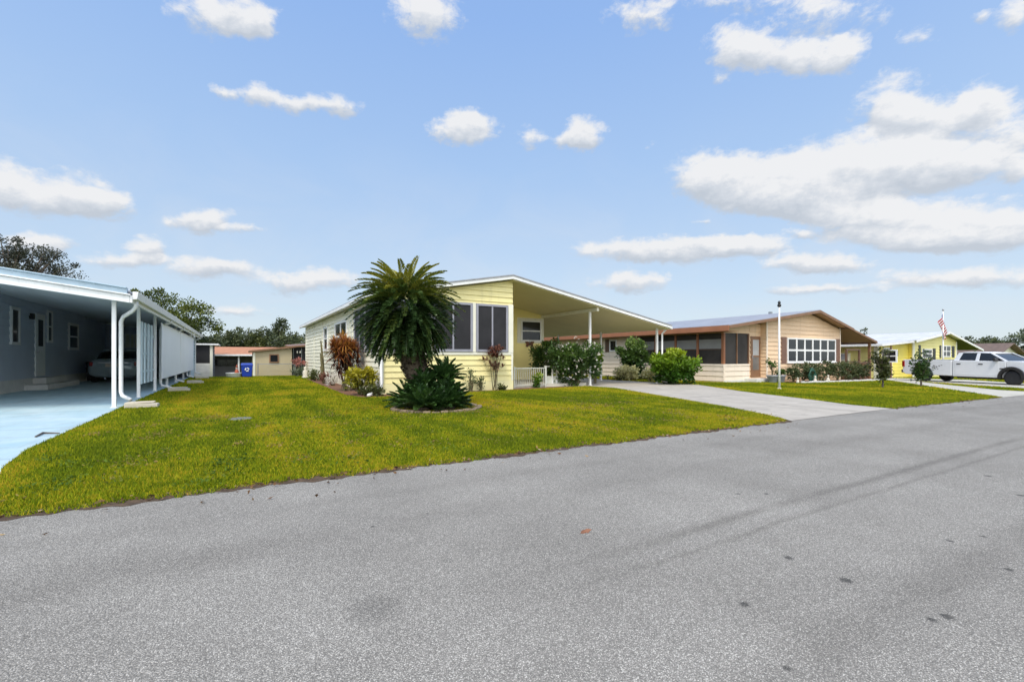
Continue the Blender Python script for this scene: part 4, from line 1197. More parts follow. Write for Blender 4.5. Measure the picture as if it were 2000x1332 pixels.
for s in (-1, 1):
    dm = MB()
    for x0, x1 in ((2.0, 3.19), (3.23, 4.44)):
        dm.box(x0, s * (HW + .006) - .006, .52, x1, s * (HW + .006) + .006, 1.40)
    drs = dm.each('door', M['carwhite'], tk, bevel=.005, local=True)
    for x, dr in zip((2.12, 3.36), drs): MB().box(x, s * (HW + .02) - .02, 1.19, x + .24, s * (HW + .02) + .02, 1.25).build('handle', M['blackgloss'], dr, bevel=.01, local=True)
    MB().box(4.47, s * (HW + .004) - .006, .93, 4.72, s * (HW + .004) + .006, .99).build('badge', M['blackgloss'], tk, local=True)
    MB().hexa([(4.25, s * .98, 1.40), (4.42, s * .98, 1.40), (4.42, s * 1.22, 1.40), (4.25, s * 1.22, 1.40), (4.25, s * .98, 1.62), (4.36, s * .98, 1.62), (4.36, s * 1.22, 1.62), (4.25, s * 1.22, 1.62)]).build('mirror', M['blackgloss'], tk, bevel=.03, local=True)
    for cx in (0, FX):
        a = arch(cx, FR + .13, .40, 12); b_ = arch(cx, FR - .03, .40, 12)
        mm = MB()
        for i in range(12):
            (x0, z0), (x1, z1), (x2, z2), (x3, z3) = a[i], a[i + 1], b_[i + 1], b_[i]
            ya, yb = s * (HW - .03), s * (HW + .11)
            mm.hexa([(x0, ya, z0), (x1, ya, z1), (x2, ya, z2), (x3, ya, z3), (x0, yb, z0), (x1, yb, z1), (x2, yb, z2), (x3, yb, z3)])
        mm.build('wheel_flare', M['blackgloss'], tk, local=True)
        wheel(tk, cx, s * (HW - .13), RWR, .30, .25, s)
    MB().box(-1.475, s * .97 - .09, .98, -1.30, s * .97 + .055, 1.40).build('taillight', M['redlens'], tk, bevel=.02, local=True)
    MB().box(5.98, s * .78 - .17, 1.0, 6.155, s * .78 + .17, 1.22).build('headlight', M['clearlens'], tk, bevel=.03, local=True)
    # black splashes of the decal on the bed side
    dm = MB()
    for q, (x, z, r) in enumerate(((.72, 1.05, .09), (.88, 1.0, .07), (1.05, 1.07, .06), (.80, .88, .05), (.95, .86, .045), (1.2, 1.12, .05))):
        pts = [(x + r * (1.5 if k % 2 else .55) * math.cos(k * .7 + q), z + r * (1.2 if k % 2 else .5) * math.sin(k * .7 + q)) for k in range(9)]
        dm.prism(pts, 'y', s * (HW + .001), s * (HW + .004))
    dm.build('decal', M['galv'], tk, local=True)
for cx in (0, FX):
    MB().box(cx - .52, -HW + .28, .46, cx + .52, HW - .28, .94).build('wheel_well', M['black'], tk, local=True)
MB().box(-1.60, -.98, .55, -1.452, .98, .78).build('bumper', M['chrome'], tk, bevel=.03, local=True)
MB().box(6.06, -.98, .5, 6.26, .98, .74).build('bumper', M['chrome'], tk, bevel=.04, local=True)
MB().box(6.085, -.55, .8, 6.16, .55, 1.2).build('grille', M['blackgloss'], tk, bevel=.02, local=True)
MB().box(1.9, -.7, .3, 4.3, .7, .419).box(.6, -.5, .35, 1.85, .5, .43).build('underbody', M['black'], tk, local=True)
# ------------------------------------------------------------------ peach house on the right
h = thing('peach_house', 'peach sided home with brown trim, screened porch and grey roof behind the bare flagpole', 'house', (25, 17.2, gz(25, 17)))
def tr(x):
    return 4.58 - (0.138 * (33.6 - x) if x < 33.6 else 0.237 * (x - 33.6))
gb = -0.30
pf = Wall((24.95, 17.6), (27.45, 17.6)); pl = Wall((24.95, 24.6), (24.95, 17.6)); far = Wall((24.95, 46), (24.95, 24.6))
side(pf, 'wall', M['tanpale'], h, gb + .28, 1.0, lap=.3)
side(pl, 'wall', M['tanpale'], h, gb + .28, 1.0, lap=.3)
side(far, 'wall', M['tanpale'], h, gb, 3.05, lap=.3)
box_ob('foundation', M['block'], h, 24.92, 17.55, gb, 27.6, 46, .03)
dwall = Wall((27.45, 17.6), (28.64, 17.6))
side(dwall, 'wall', M['tan'], h, gb, 3.5, [(tr(27.45) - .1, .138)], lap=.3)
side(Wall((28.64, 17.6), (28.64, 17.2)), 'wall', M['tan'], h, gb, tr(28.64) - .2, lap=.22)
gw = Wall((28.64, 17.2), (37.7, 17.2))
side(gw, 'wall', M['tan'], h, gb, 4.6, [(tr(28.64) - .2, .138), (tr(33.6) - .2 + .237 * (33.6 - 28.64), -.237)], lap=.27)
side(Wall((37.7, 17.2), (37.7, 40)), 'wall', M['tan'], h, gb, tr(37.7) - .22, lap=.27)
m = MB()
gw.box(m, -.05, .08, gb, 3.62, 0, .05); gw.box(m, 8.98, 9.1, gb, 3.5, 0, .05)
pf.box(m, -.05, .12, gb + .2, 1.0, 0, .05)
m.each('corner_trim', M['tanpale'], h, bevel=.005)
pf_h = MB(); pl.box(pf_h, 0, 7.0, 2.87, 3.08, -.1, .03)
pf_h.build('porch_header', M['tan'], h)
side(pf, 'porch_header', M['tan'], h, 2.87, 3.6, [(tr(24.95) - .1, .138)], lap=.8, out=.01)
def screen(wall, t0, t1, rail=False):
    m = MB(); wall.box(m, t0, t1, 1.0, 2.87, -.05, -.03)
    s = m.build('porch_screen', M['porchscreen'], h)
    if rail:
        m = MB(); wall.box(m, t0, t1, 1.86, 1.90, -.029, -.01); m.build('screen_bar', M['browndark'], s)
    return s
screen(pf, .14, 1.25); screen(pf, 1.33, 2.5)
for a, b in ((.1, 1.68), (1.82, 3.4), (3.54, 5.1), (5.25, 6.88)): screen(pl, a, b, True)
# pale strips on the long side screens: a reflection put into the colour
m = MB()
for a, b in ((.1, 1.68), (1.82, 3.4), (3.54, 5.1), (5.25, 6.88)):
    pl.box(m, a + .03, b - .03, 1.92, 2.5, -.028, -.015)
m.each('screen_reflection', paint('grey_screen_reflection', (0.27, 0.265, 0.26), .7, .15, 1.0), h)
def ppost(wall, t, mat=M['rust'], w=.07):
    m = MB(); wall.box(m, t - w, t + w, 1.0, 2.87, -.09, .025); m.build('porch_post', mat, h, bevel=.006)
ppost(pf, .07); ppost(pf, 1.29, M['brown'], .04); ppost(pf, 2.46, M['brown'], .05)
for t in (.03, 1.75, 3.47, 5.18, 6.93): ppost(pl, t)
m = MB(); dwall.box(m, .10, 1.12, .16, 2.72, 0, .06)
d = m.build('door', M['brown'], h, bevel=.01)
m = MB(); dwall.box(m, .30, .92, 1.52, 2.5, .03, .07); m.build('pane', paint('curtained_door_glass', (.42, .42, .42), .3, .15, 2.), d)
m = MB(); dwall.box(m, .30, .92, .62, 1.42, .03, .07); m.build('pane', paint('dim_door_glass', (.16, .15, .14), .3, .3, 2.), d)
m = MB(); dwall.box(m, .16, .22, 1.36, 1.5, .06, .12); m.build('handle', M['chrome'], d)
box_ob('step', M['block'], h, 26.9, 16.75, gb, 28.6, 17.56, .10, bevel=.015)
window(gw, h, 2.2, 8.33, 1.06, 2.68, 6, 2, .10, .075, M['white'], M['glass'], off=.05, sill=True)
for a, b in ((1.55, 2.16), (8.37, 8.98)):
    m = MB(); gw.box(m, a, b, 1.0, 2.72, 0, .06)
    for k in range(14): gw.box(m, a + .07, b - .07, 1.1 + k * .11, 1.17 + k * .11, .061, .075)
    m.build('shutter', M['shutter'], h, bevel=.004)
window(far, h, 18.6, 19.4, 1.85, 2.75, 1, 1, .1, .04, M['white'], M['glass'])
m = MB(); far.box(m, 18.1, 18.55, 1.8, 2.8, 0, .05); far.box(m, 15.9, 16.4, 1.8, 2.8, 0, .05)
m.each('shutter', M['browndark'], h)
YF = 16.5
m = MB().prism([(23.9, tr(23.9) - .04), (33.6, tr(33.6) - .04), (33.6, tr(33.6)), (23.9, tr(23.9))], 'y', YF, 46.5)
m.prism([(33.6, tr(33.6) - .04), (38.2, tr(38.2) - .04), (38.2, tr(38.2)), (33.6, tr(33.6))], 'y', YF, 46.5)
m.build('roof', M['greyroof'], h)
m = MB().prism([(23.95, tr(23.95) - .09), (33.6, tr(33.6) - .09), (33.6, tr(33.6) - .045), (23.95, tr(23.95) - .045)], 'y', YF + .08, 46.4)
m.prism([(33.6, tr(33.6) - .09), (38.15, tr(38.15) - .09), (38.15, tr(38.15) - .045), (33.6, tr(33.6) - .045)], 'y', YF + .08, 46.4)
m.build('soffit', M['brownceil'], h)
m = MB().prism([(23.9, tr(23.9) - .20), (33.6, tr(33.6) - .20), (33.6, tr(33.6) - .042), (23.9, tr(23.9) - .042)], 'y', YF - .03, YF + .06)
m.prism([(33.6, tr(33.6) - .20), (38.2, tr(38.2) - .20), (38.2, tr(38.2) - .042), (33.6, tr(33.6) - .042)], 'y', YF - .03, YF + .06)
m.build('gable_fascia', M['brown'], h)
box_ob('eave_fascia', M['rust'], h, 23.84, YF, tr(23.9) - .34, 23.897, 46.5, tr(23.9) - .03)
box_ob('eave_soffit', M['rust'], h, 23.9, YF + .1, tr(23.9) - .36, 24.92, 46.4, tr(23.9) - .34)
c0, c1 = tr(38.2) - .10, 2.58
m = MB().prism([(37.6, c0 + .14), (41.9, c1), (41.9, c1 + .05), (37.6, c0 + .19)], 'y', YF + .05, 36)
m.build('carport_roof', M['browndark'], h)
m = MB().prism([(37.75, c0 + .11), (41.85, c1 - .03), (41.85, c1 - .005), (37.75, c0 + .135)], 'y', YF + .12, 35.9)
m.build('carport_ceiling', M['brownceil'], h)
m = MB().prism([(37.75, c0 + .02), (41.9, c1 - .12), (41.9, c1 - .006), (37.75, c0 + .128)], 'y', YF + .02, YF + .11).box(41.86, YF + .12, c1 - .16, 41.95, 36, c1 - .031)
m.build('carport_fascia', M['brown'], h)
for y in (16.9, 22, 28, 34):
    post(h, 41.5, y, gz(41.5, y), c1 - .04, M['brown'], .08, cap=False)
box_ob('deck', M['browndark'], h, 37.75, 16.95, gb, 41.6, 33, .02)
m = MB().box(34.2, 20.2, tr(34) - .1, 34.4, 20.4, tr(34) + .3).build('roof_vent', M['galv'], h)
m = MB().lathe([(.12, -.15), (.12, .15), (.2, .17), (.2, .25)], 10, (27.3, 31, tr(27.3))).build('roof_vent', M['blackgloss'], h)
# railing of the deck
t = thing('deck_railing', 'dark brown wooden railing with a high square frame under the peach house carport', 'railing', (37.8, 16.85, gz(38, 17)))
m = MB()
for x, zt in ((37.85, 2.02), (39.75, 2.02), (40.6, 1.1)): m.box(x - .07, 16.78, gb, x + .07, 16.9, zt)
m.each('railing_post', M['browndark'], t, bevel=.01)
m = MB().box(37.93, 16.79, 1.9, 39.67, 16.89, 2.02).box(37.93, 16.79, 1.0, 39.67, 16.89, 1.12).box(39.83, 16.79, .96, 41.4, 16.89, 1.06).box(37.93, 16.8, .1, 41.4, 16.88, .17)
m.each('rail', M['browndark'], t, bevel=.01)
m = MB()
for i in range(20): m.box(38.05 + i * .17, 16.81, .17, 38.10 + i * .17, 16.87, .97)
m.build('baluster', M['brown'], t)

# bare flagpole on the lawn in front of it
b = G(1522, 760)
t = thing('flagpole', 'bare white flagpole with a dark knob on the lawn before the peach house', 'flagpole', b)
dpole = b.x * FW[0] + b.y * FW[1]
ztop = EYE + (HOR - 600) * dpole / FOC
MB().tube([b, b + Vector((0, 0, 1.5)), (b.x, b.y, ztop)], [.052, .046, .034], 10).build('pole', M['white'], t, smooth=True)
MB().lathe([(.02, 0), (.075, .04), (.085, .11), (.04, .18), (.07, .2), (.05, .27), (.01, .3)], 12, (b.x, b.y, ztop - .01)).build('finial', M['blackgloss'], t, smooth=True)
MB().lathe([(.10, 0), (.095, .04), (.07, .06)], 12, (b.x, b.y, b.z)).build('base', M['padstone'], t)

# ------------------------------------------------------------------ lemon yellow house beyond
h = thing('lemon_house', 'lemon yellow home with a white ribbed roof and dark shutters behind the white pickup', 'house', (43.5, 17.2, gz(45, 17)))
def hr(x):
    return 3.72 - (0.124 * (55.4 - x) if x < 55.4 else 0.178 * (x - 55.4))
gb = -.45
lwl = Wall((43.5, 38), (43.5, 17.2)); fl = Wall((43.5, 17.2), (49.1, 17.2)); gf = Wall((49.1, 16.9), (58.8, 16.9))
side(lwl, 'wall', M['lemonpale'], h, gb, 2.36, lap=.26)
side(fl, 'wall', M['lemon'], h, gb, 2.72, [(2.38, .064)], lap=.26)
side(Wall((49.1, 17.2), (49.1, 16.9)), 'wall', M['lemon'], h, gb, 2.7, lap=.26)
side(gf, 'wall', M['lemonpale'], h, gb, 3.8, [(hr(49.1) - .16, .124), (hr(55.4) - .16 + .178 * 6.3, -.178)], lap=.26)
side(Wall((58.8, 16.9), (58.8, 38)), 'wall', M['lemonpale'], h, gb, hr(58.8) - .16, lap=.26)
m = MB()
gf.box(m, -.06, .3, gb, 2.72, 0, .08); fl.box(m, -.05, .2, gb, 2.4, 0, .06); lwl.box(m, 20.6, 20.85, gb, 2.34, 0, .06); gf.box(m, 9.5, 9.75, gb, 2.9, 0, .06)
m.each('corner_trim', M['cream'], h)
m = MB()
m.prism([(48.3, hr(48.3) - .05), (55.4, hr(55.4) - .05), (55.4, hr(55.4)), (48.3, hr(48.3))], 'y', 16.3, 39)
m.prism([(55.4, hr(55.4) - .05), (63.9, hr(63.9) - .05), (63.9, hr(63.9)), (55.4, hr(55.4))], 'y', 16.3, 39)
m.prism([(42.7, 2.40), (48.4, 2.77), (48.4, 2.82), (42.7, 2.45)], 'y', 16.5, 39)
m.build('roof', M['whiteroof'], h)
m = MB()
m.prism([(48.3, hr(48.3) - .2), (55.4, hr(55.4) - .2), (55.4, hr(55.4) - .052), (48.3, hr(48.3) - .052)], 'y', 16.27, 16.35)
m.prism([(55.4, hr(55.4) - .2), (63.9, hr(63.9) - .2), (63.9, hr(63.9) - .052), (55.4, hr(55.4) - .052)], 'y', 16.27, 16.35)
m.prism([(42.7, 2.27), (48.3, 2.62), (48.3, 2.76), (42.7, 2.397)], 'y', 16.47, 16.55)
m.box(42.62, 16.5, 2.27, 42.697, 39, 2.44)
m.build('fascia', M['white'], h)
m = MB().prism([(58.9, hr(58.9) - .085), (63.85, hr(63.85) - .085), (63.85, hr(63.85) - .055), (58.9, hr(58.9) - .055)], 'y', 16.4, 38)
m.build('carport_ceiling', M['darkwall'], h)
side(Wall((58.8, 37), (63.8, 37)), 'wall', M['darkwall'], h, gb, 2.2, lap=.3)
for y in (16.8, 24, 32): post(h, 63.5, y, gb, hr(63.5) - .09, M['white'], .06)
def gt(px): return atY(px, 690, 16.9).x - 49.1
for a, b_, z0, z1, nx in ((gt(1799), gt(1819), 1.30, 2.14, 1), (gt(1838), gt(1855), 1.42, 2.5, 2)):
    window(gf, h, a, b_, z0, z1, nx, 2, .1, .05, M['white'], M['glass'])
for a, b_, z0, z1 in ((gt(1793), gt(1797), 1.1, 2.45), (gt(1821), gt(1826), 1.2, 2.2), (gt(1834), gt(1837), 1.35, 2.5), (gt(1858), gt(1863), 1.4, 2.45)):
    m = MB(); gf.box(m, a, b_, z0, z1, 0, .06); m.build('shutter', M['blackgloss'], h)
def ft(px): return atY(px, 690, 17.2).x - 43.5
m = MB(); fl.box(m, ft(1726) - .12, ft(1740) + .12, gb + .1, 2.2, 0, .05); dd = m.build('door', M['white'], h)
m = MB(); fl.box(m, ft(1726), ft(1739), gb + .15, 2.08, .051, .08); m.build('door_leaf', M['navy'], dd)
m = MB(); fl.box(m, ft(1749) - .02, ft(1749) + .1, 1.5, 1.95, 0, .15); m.build('wall_lamp', M['blackgloss'], h)
q = fl.P((ft(1726) + ft(1739)) / 2, 1.62, .14)
wr = MB()
ring = [(q[0] + .17 * math.cos(a), q[1], q[2] + .17 * math.sin(a)) for a in np.linspace(0, 2 * math.pi, 19)]
wr.tube(ring, .045, 6, False)
tag(wr.build('door_wreath', M['statue'], None), 'pale round wreath on the navy door of the lemon house', 'wreath')
post(h, 44.6, 16.7, gb, 2.32, M['brown'], .05)
ac = atX(1650, 696, 43.5)
m = MB().box(43.1, ac.y - .45, 1.1, 43.46, ac.y + .5, 1.75)
u = m.build('air_conditioner', M['cream'], h, bevel=.02)
MB().box(43.08, ac.y - .38, 1.2, 43.099, ac.y + .1, 1.65).build('grille', M['pot'], u)
window(lwl, h, 38 - ac.y + 2.6, 38 - ac.y + 3.6, 1.0, 2.0, 1, 2, .1, .05)

# flag in front of the lemon house
fb = Vector((atY(1842, 690, 14.2).x, 14.2, gz(46, 14)))
fd = fb.x * FW[0] + fb.y * FW[1]
fz = EYE + (HOR - 608) * fd / FOC
t = thing('flagpole', 'white flagpole carrying the limp striped flag beside the pickup', 'flagpole', fb)
MB().tube([fb, (fb.x, fb.y, fz)], [.06, .035], 10).build('pole', M['white'], t, smooth=True)
MB().lathe([(.01, 0), (.06, .05), (.075, .1), (.05, .16), (.01, .19)], 10, (fb.x, fb.y, fz)).build('finial', M['galv'], t, smooth=True)
nU, nV = 26, 26
V, F, MI = [], [], []
FH, FLY = 1.15, 1.9
for j in range(nV + 1):
    for i in range(nU + 1):
        u_, v_ = i / nU, j / nV
        x = fb.x + .04 - .95 * u_ * (1 - .55 * v_) + .95 * math.sin(2.8 * u_) * v_ + .04 * math.sin(u_ * 9)
        y = fb.y + .13 * math.sin(u_ * 10 + v_ * 1.5) * u_
        z = fz - .12 - v_ * FH - u_ ** 1.1 * FLY * .48
        V.append((x, y, z))
for j in range(nV):
    for i in range(nU):
        F.append((j * (nU + 1) + i, j * (nU + 1) + i + 1, (j + 1) * (nU + 1) + i + 1, (j + 1) * (nU + 1) + i))
        s = int(j / nV * 13)
        MI.append(2 if (j < nV * 7 / 13 and i < nU * .4) else (0 if s % 2 == 0 else 1))
me = bpy.data.meshes.new('flag'); me.from_pydata(V, [], F)
for mm in ('flagred', 'flagwhite', 'flagblue'): me.materials.append(M[mm])
me.polygons.foreach_set('material_index', MI)
o = bpy.data.objects.new('flag', me); COL.objects.link(o); me.shade_smooth()
md = o.modifiers.new('cloth', 'SOLIDIFY'); md.thickness = .006
tag(o, 'limp red and white striped flag hanging from the pole by the lemon house', 'flag')

# brown roofed house at the far right
h = thing('brown_roof_house', 'distant cream home with a brown shingle roof beyond the pickup', 'house', (88, 20, -.4))
ap = atY(1964, 670, 20); lf = atY(1941, 688, 20)
sl = (ap.z - lf.z) / (ap.x - lf.x)
m = MB().prism([(lf.x - .5, lf.z - .5 * sl - .12), (ap.x, ap.z - .12), (2 * ap.x - lf.x + .5, lf.z - .5 * sl - .12), (2 * ap.x - lf.x + .5, lf.z - .5 * sl), (ap.x, ap.z), (lf.x - .5, lf.z - .5 * sl)], 'y', 19.2, 42)
m.build('roof', paint('brown_shingle', (.16, .11, .085), .8, .3, 2.5, bump=.4), h)
side(Wall((lf.x, 20), (2 * ap.x - lf.x, 20)), 'wall', M['cream'], h, -.45, ap.z - .1, [(lf.z - .12, sl), (ap.z - .12 + sl * (ap.x - lf.x), -sl)], lap=.3)
side(Wall((lf.x, 41), (lf.x, 20)), 'wall', M['cream'], h, -.45, lf.z - .1, lap=.3)
window(Wall((lf.x, 20), (2 * ap.x - lf.x, 20)), h, 2.5, 5.5, .6, 1.9, 2, 1, .12, .06)

# ------------------------------------------------------------------ behind the side lawn
h = thing('beige_shed', 'beige panelled shed with one dark window and brown roof behind the chain link fence', 'shed', (1.25, 42, gz(1, 42)))
s_ = Wall((1.2, 42), (3.92, 42))
side(s_, 'wall', M['beige'], h, -.3, 2.4, [(1.84, .125)], lap=.6, out=.008)
side(Wall((1.2, 46), (1.2, 42)), 'wall', M['beige'], h, -.3, 1.84, lap=.6, out=.008)
side(Wall((3.92, 42), (3.92, 46)), 'wall', M['beige'], h, -.3, 2.1, lap=.6, out=.008)
m = MB().prism([(.9, 1.80), (4.25, 2.22), (4.25, 2.36), (.9, 1.94)], 'y', 41.7, 46.3).build('roof', M['brown'], h)
window(s_, h, 1.08, 1.76, .97, 1.66, 1, 1, .08, .03, M['brown'], M['glass'])
m = MB(); s_.box(m, -.06, .1, -.3, 1.8, 0, .06); m.build('corner_trim', M['cream'], h)
h = thing('screened_shed', 'dark screened back porch with white bars between the beige shed and the yellow house', 'porch', (4.2, 45, gz(4, 45)))
MB().box(4.0, 45.0, -.5, 7.0, 45.04, 2.3).build('screen', M['screen'], h)
m = MB()
for x in (4.3, 4.95, 5.6): m.box(x, 44.95, -.4, x + .05, 44.99, 2.2)
m.box(4.0, 44.94, .75, 7, 44.948, .82)
m.build('frame', M['galv'], h)
MB().hexa([(3.9, 44.6, 2.25), (7.2, 44.6, 2.5), (7.2, 48, 2.7), (3.9, 48, 2.45), (3.9, 44.6, 2.37), (7.2, 44.6, 2.62), (7.2, 48, 2.82), (3.9, 48, 2.57)]).build('roof', M['brown'], h)
m = MB()
for x in (4.62, 4.85, 5.3): m.lathe([(.03, 0), (.06, .05), (.04, .2), (.01, .24)], 8, (x, 44.85, 1.75))
m.each('hanging_lamp', M['cream'], h)

h = thing('orange_roof_house', 'low grey home with a faded orange roof behind the blue bin', 'house', (0, 52, gz(0, 52)))
MB().hexa([(-6, 51.6, 1.62), (4.5, 51.6, 1.62), (4.5, 56.5, 2.38), (-6, 56.5, 2.38), (-6, 51.6, 1.72), (4.5, 51.6, 1.72), (4.5, 56.5, 2.48), (-6, 56.5, 2.48)]).build('roof', M['orange'], h)
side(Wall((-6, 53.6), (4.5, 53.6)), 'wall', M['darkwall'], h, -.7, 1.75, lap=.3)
MB().box(-6, 51.48, 1.54, 4.5, 51.597, 1.70).build('gutter', M['white'], h)
for x in (-3.2, .22, 3.4): post(h, x, 51.9, -.65, 1.60, M['white'], .07)
w_ = Wall((-6, 53.6), (4.5, 53.6))
window(w_, h, 4.2, 6.2, .55, 1.25, 2, 1, .08, .04, M['blackgloss'], M['glass'])
h = thing('screen_porch', 'white roofed porch with a dark screen and pale knee wall beyond the grey house', 'porch', (-3, 47, gz(-3, 47)))
MB().box(-6, 46.7, 2.42, -1.25, 51, 2.55).build('roof', M['white'], h, bevel=.02)
MB().box(-6, 47.0, .92, -1.9, 47.04, 2.41).build('screen', M['screen'], h)
side(Wall((-6, 47), (-1.72, 47)), 'wall', M['block'], h, -.5, .9, lap=.3, out=.01)
MB().box(-1.9, 46.93, -.5, -1.7, 47.07, 2.41).build('post', M['cream'], h)
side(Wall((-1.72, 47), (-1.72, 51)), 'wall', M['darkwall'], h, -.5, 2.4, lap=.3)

t = thing('chain_link_fence', 'low chain link fence with grey posts before the beige shed', 'fence', (1.4, 40, gz(1, 40)))
m = MB()
for x in (1.42, 3.95, 6.4): m.tube([(x, 40, -.1), (x, 40, .95)], .03, 8)
m.each('fence_post', M['galv'], t)
MB().tube([(1.42, 40, .9), (6.4, 40, .9)], .022, 8).build('rail', M['galv'], t)
m = MB()
for i in range(-8, 46):
    x0 = 1.45 + i * .115
    for sgn in (1, -1):
        a, b_ = (x0, 0.0) , (x0 + .9 * .8, .88)
        if sgn < 0: a, b_ = (x0 + .72, 0.0), (x0, .88)
        if min(a[0], b_[0]) < 1.43 or max(a[0], b_[0]) > 6.4: continue
        m.tube([(a[0], 40 + .004 * sgn, a[1] - .04), (b_[0], 40 + .004 * sgn, b_[1])], .003, 3, False)
m.build('wire_mesh', M['galv'], t)

bx, by = .66, 37.9
t = thing('recycling_bin', 'blue wheeled recycling bin with a round white mark beside the low white tub', 'bin', (bx, by, 0))
MB().hexa([(bx - .28, by - .28, .05), (bx + .28, by - .28, .05), (bx + .28, by + .3, .05), (bx - .28, by + .3, .05), (bx - .36, by - .36, .84), (bx + .36, by - .36, .84), (bx + .36, by + .36, .84), (bx - .36, by + .36, .84)]).build('bin_body', M['binblue'], t, bevel=.03)
MB().hexa([(bx - .39, by - .40, .845), (bx + .39, by - .40, .845), (bx + .39, by + .42, .845), (bx - .39, by + .42, .845), (bx - .36, by - .36, .93), (bx + .36, by - .36, .93), (bx + .33, by + .40, 1.0), (bx - .33, by + .40, 1.0)]).build('lid', M['binblue'], t, bevel=.03)
for s in (-1, 1): MB().lathe([(.02, -.03), (.1, -.03), (.1, .03), (.02, .03)], 14, (bx + s * .3, by + .32, .1), 'x').build('wheel', M['black'], t)
m = MB()
for k in range(3):
    a0 = 2 * math.pi * k / 3
    pts_ = [(r * math.cos(a0 + i * .28), r * math.sin(a0 + i * .28)) for r, rng_ in ((.14, range(5)), (.075, range(4, -1, -1))) for i in rng_]
    tipa = a0 + 5 * .28 + .1
    pts_ = pts_[:5] + [(.16 * math.cos(a0 + 4 * .28), .16 * math.sin(a0 + 4 * .28)), (.107 * math.cos(tipa + .25), .107 * math.sin(tipa + .25)), (.055 * math.cos(a0 + 4 * .28), .055 * math.sin(a0 + 4 * .28))] + pts_[5:]
    m.prism([(bx + u_, .56 + w_) for u_, w_ in pts_], 'y', by - .37, by - .33)
m.build('logo', M['white'], t)
t = thing('planter_tub', 'low white tub on the grass left of the blue bin', 'planter', (-.15, 38.1, 0))
MB().lathe([(.38, 0), (.46, .05), (.5, .30), (.53, .33), (.47, .33), (.44, .27)], 20, (-.12, 38.1, 0)).build('tub_body', M['white'], t, smooth=True)
t = thing('garden_ornament', 'small red and white garden figure standing in the white tub', 'ornament', (.05, 38.1, .27))
MB().lathe([(.12, .2), (.14, .3), (.10, .45), (.06, .5)], 12, (.05, 38.0, .06)).build('body', M['terracotta'], t, smooth=True)
MB().lathe([(.03, .5), (.075, .56), (.07, .63), (.03, .67)], 12, (.05, 38.0, .05)).build('head', M['statue'], t, smooth=True)
MB().lathe([(.09, .66), (.05, .76), (.01, .86)], 12, (.05, 38.0, .03)).build('hat', M['terracotta'], t, smooth=True)

# ------------------------------------------------------------------ the tall cycad and its bed
pb = Vector((4.62, 12.25, 0))
cx = pb + Vector((-.60, .35, 2.74))
t = thing('sago_palm', 'tall cycad with a round head of drooping dark fronds in front of the yellow house', 'palm', pb)
prof = []
m = MB()
K_ = 15
pts = [pb.lerp(cx, i / K_) + Vector((-.12, .07, 0)) * math.sin(i / K_ * math.pi) for i in range(K_ + 1)]
m.tube(pts, [.42, .38, .34, .33, .335, .33, .33, .335, .34, .35, .36, .38, .38, .36, .3, .2], 18)
tr_o = m.build('trunk', M['palmbark'], t, smooth=True)
# old leaf bases that roughen the trunk
P, D = [], []
for i in range(900):
    u_ = random.uniform(.05, .98); a = random.uniform(0, 2 * math.pi)
    q = pb.lerp(cx, u_) + Vector((-.12, .07, 0)) * math.sin(u_ * math.pi)
    rr = .33
    P.append((q.x + math.cos(a) * rr, q.y + math.sin(a) * rr, q.z)); D.append((math.cos(a), math.sin(a), random.uniform(.1, .9)))
lb = leaf_mesh('leaf_base', leaf_mat('dead_leaf_base', [(0, (.03, .022, .016)), (.6, (.075, .055, .04)), (1, (.17, .14, .11))], .9, 0.0, .1), tr_o, np.array(P), np.array(D), rng.uniform(.07, .14, 900), .035, rng.uniform(0, 1, 900), fold=.4)
specs = []
N_ = 300
for i in range(N_):
    u_ = (i + .5) / N_
    polar = R(16) + u_ ** .70 * R(132)            # from straight up to hanging
    a = i * 2.39996 + random.uniform(-.2, .2)
    d = Vector((math.sin(polar) * math.cos(a), math.sin(polar) * math.sin(a), math.cos(polar)))
    up = math.cos(polar)
    ln = (1.04 + .24 * min(1, polar / R(75))) * random.uniform(.9, 1.07)
    b0 = cx + Vector((d.x * .34, d.y * .34, d.z * .30 + .12 - .2 * u_))
    dr = 1.15 if polar < R(70) else .95
    tone = clamp(.36 + .62 * max(0, up - .05) + random.uniform(-.2, .2), 0.02, 1)  # upward fronds yellower: light on the crown put into the leaf colour
    specs.append((b0, d, ln, dr, tone))
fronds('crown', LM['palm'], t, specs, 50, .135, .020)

dead = []
for i in range(26):
    a = i * 2.39996
    po = R(random.uniform(138, 165))
    d = Vector((math.sin(po) * math.cos(a), math.sin(po) * math.sin(a), math.cos(po)))
    dead.append((cx + Vector((math.cos(a) * .3, math.sin(a) * .3, -.18)), d, random.uniform(.6, .95), .3, random.uniform(.1, .9)))
fronds('dead_frond', leaf_mat('dead_frond', [(0, (.07, .045, .025)), (.6, (.16, .11, .055)), (1, (.28, .21, .11))], .8, .15, .2), t, dead, 26, .11, .012)

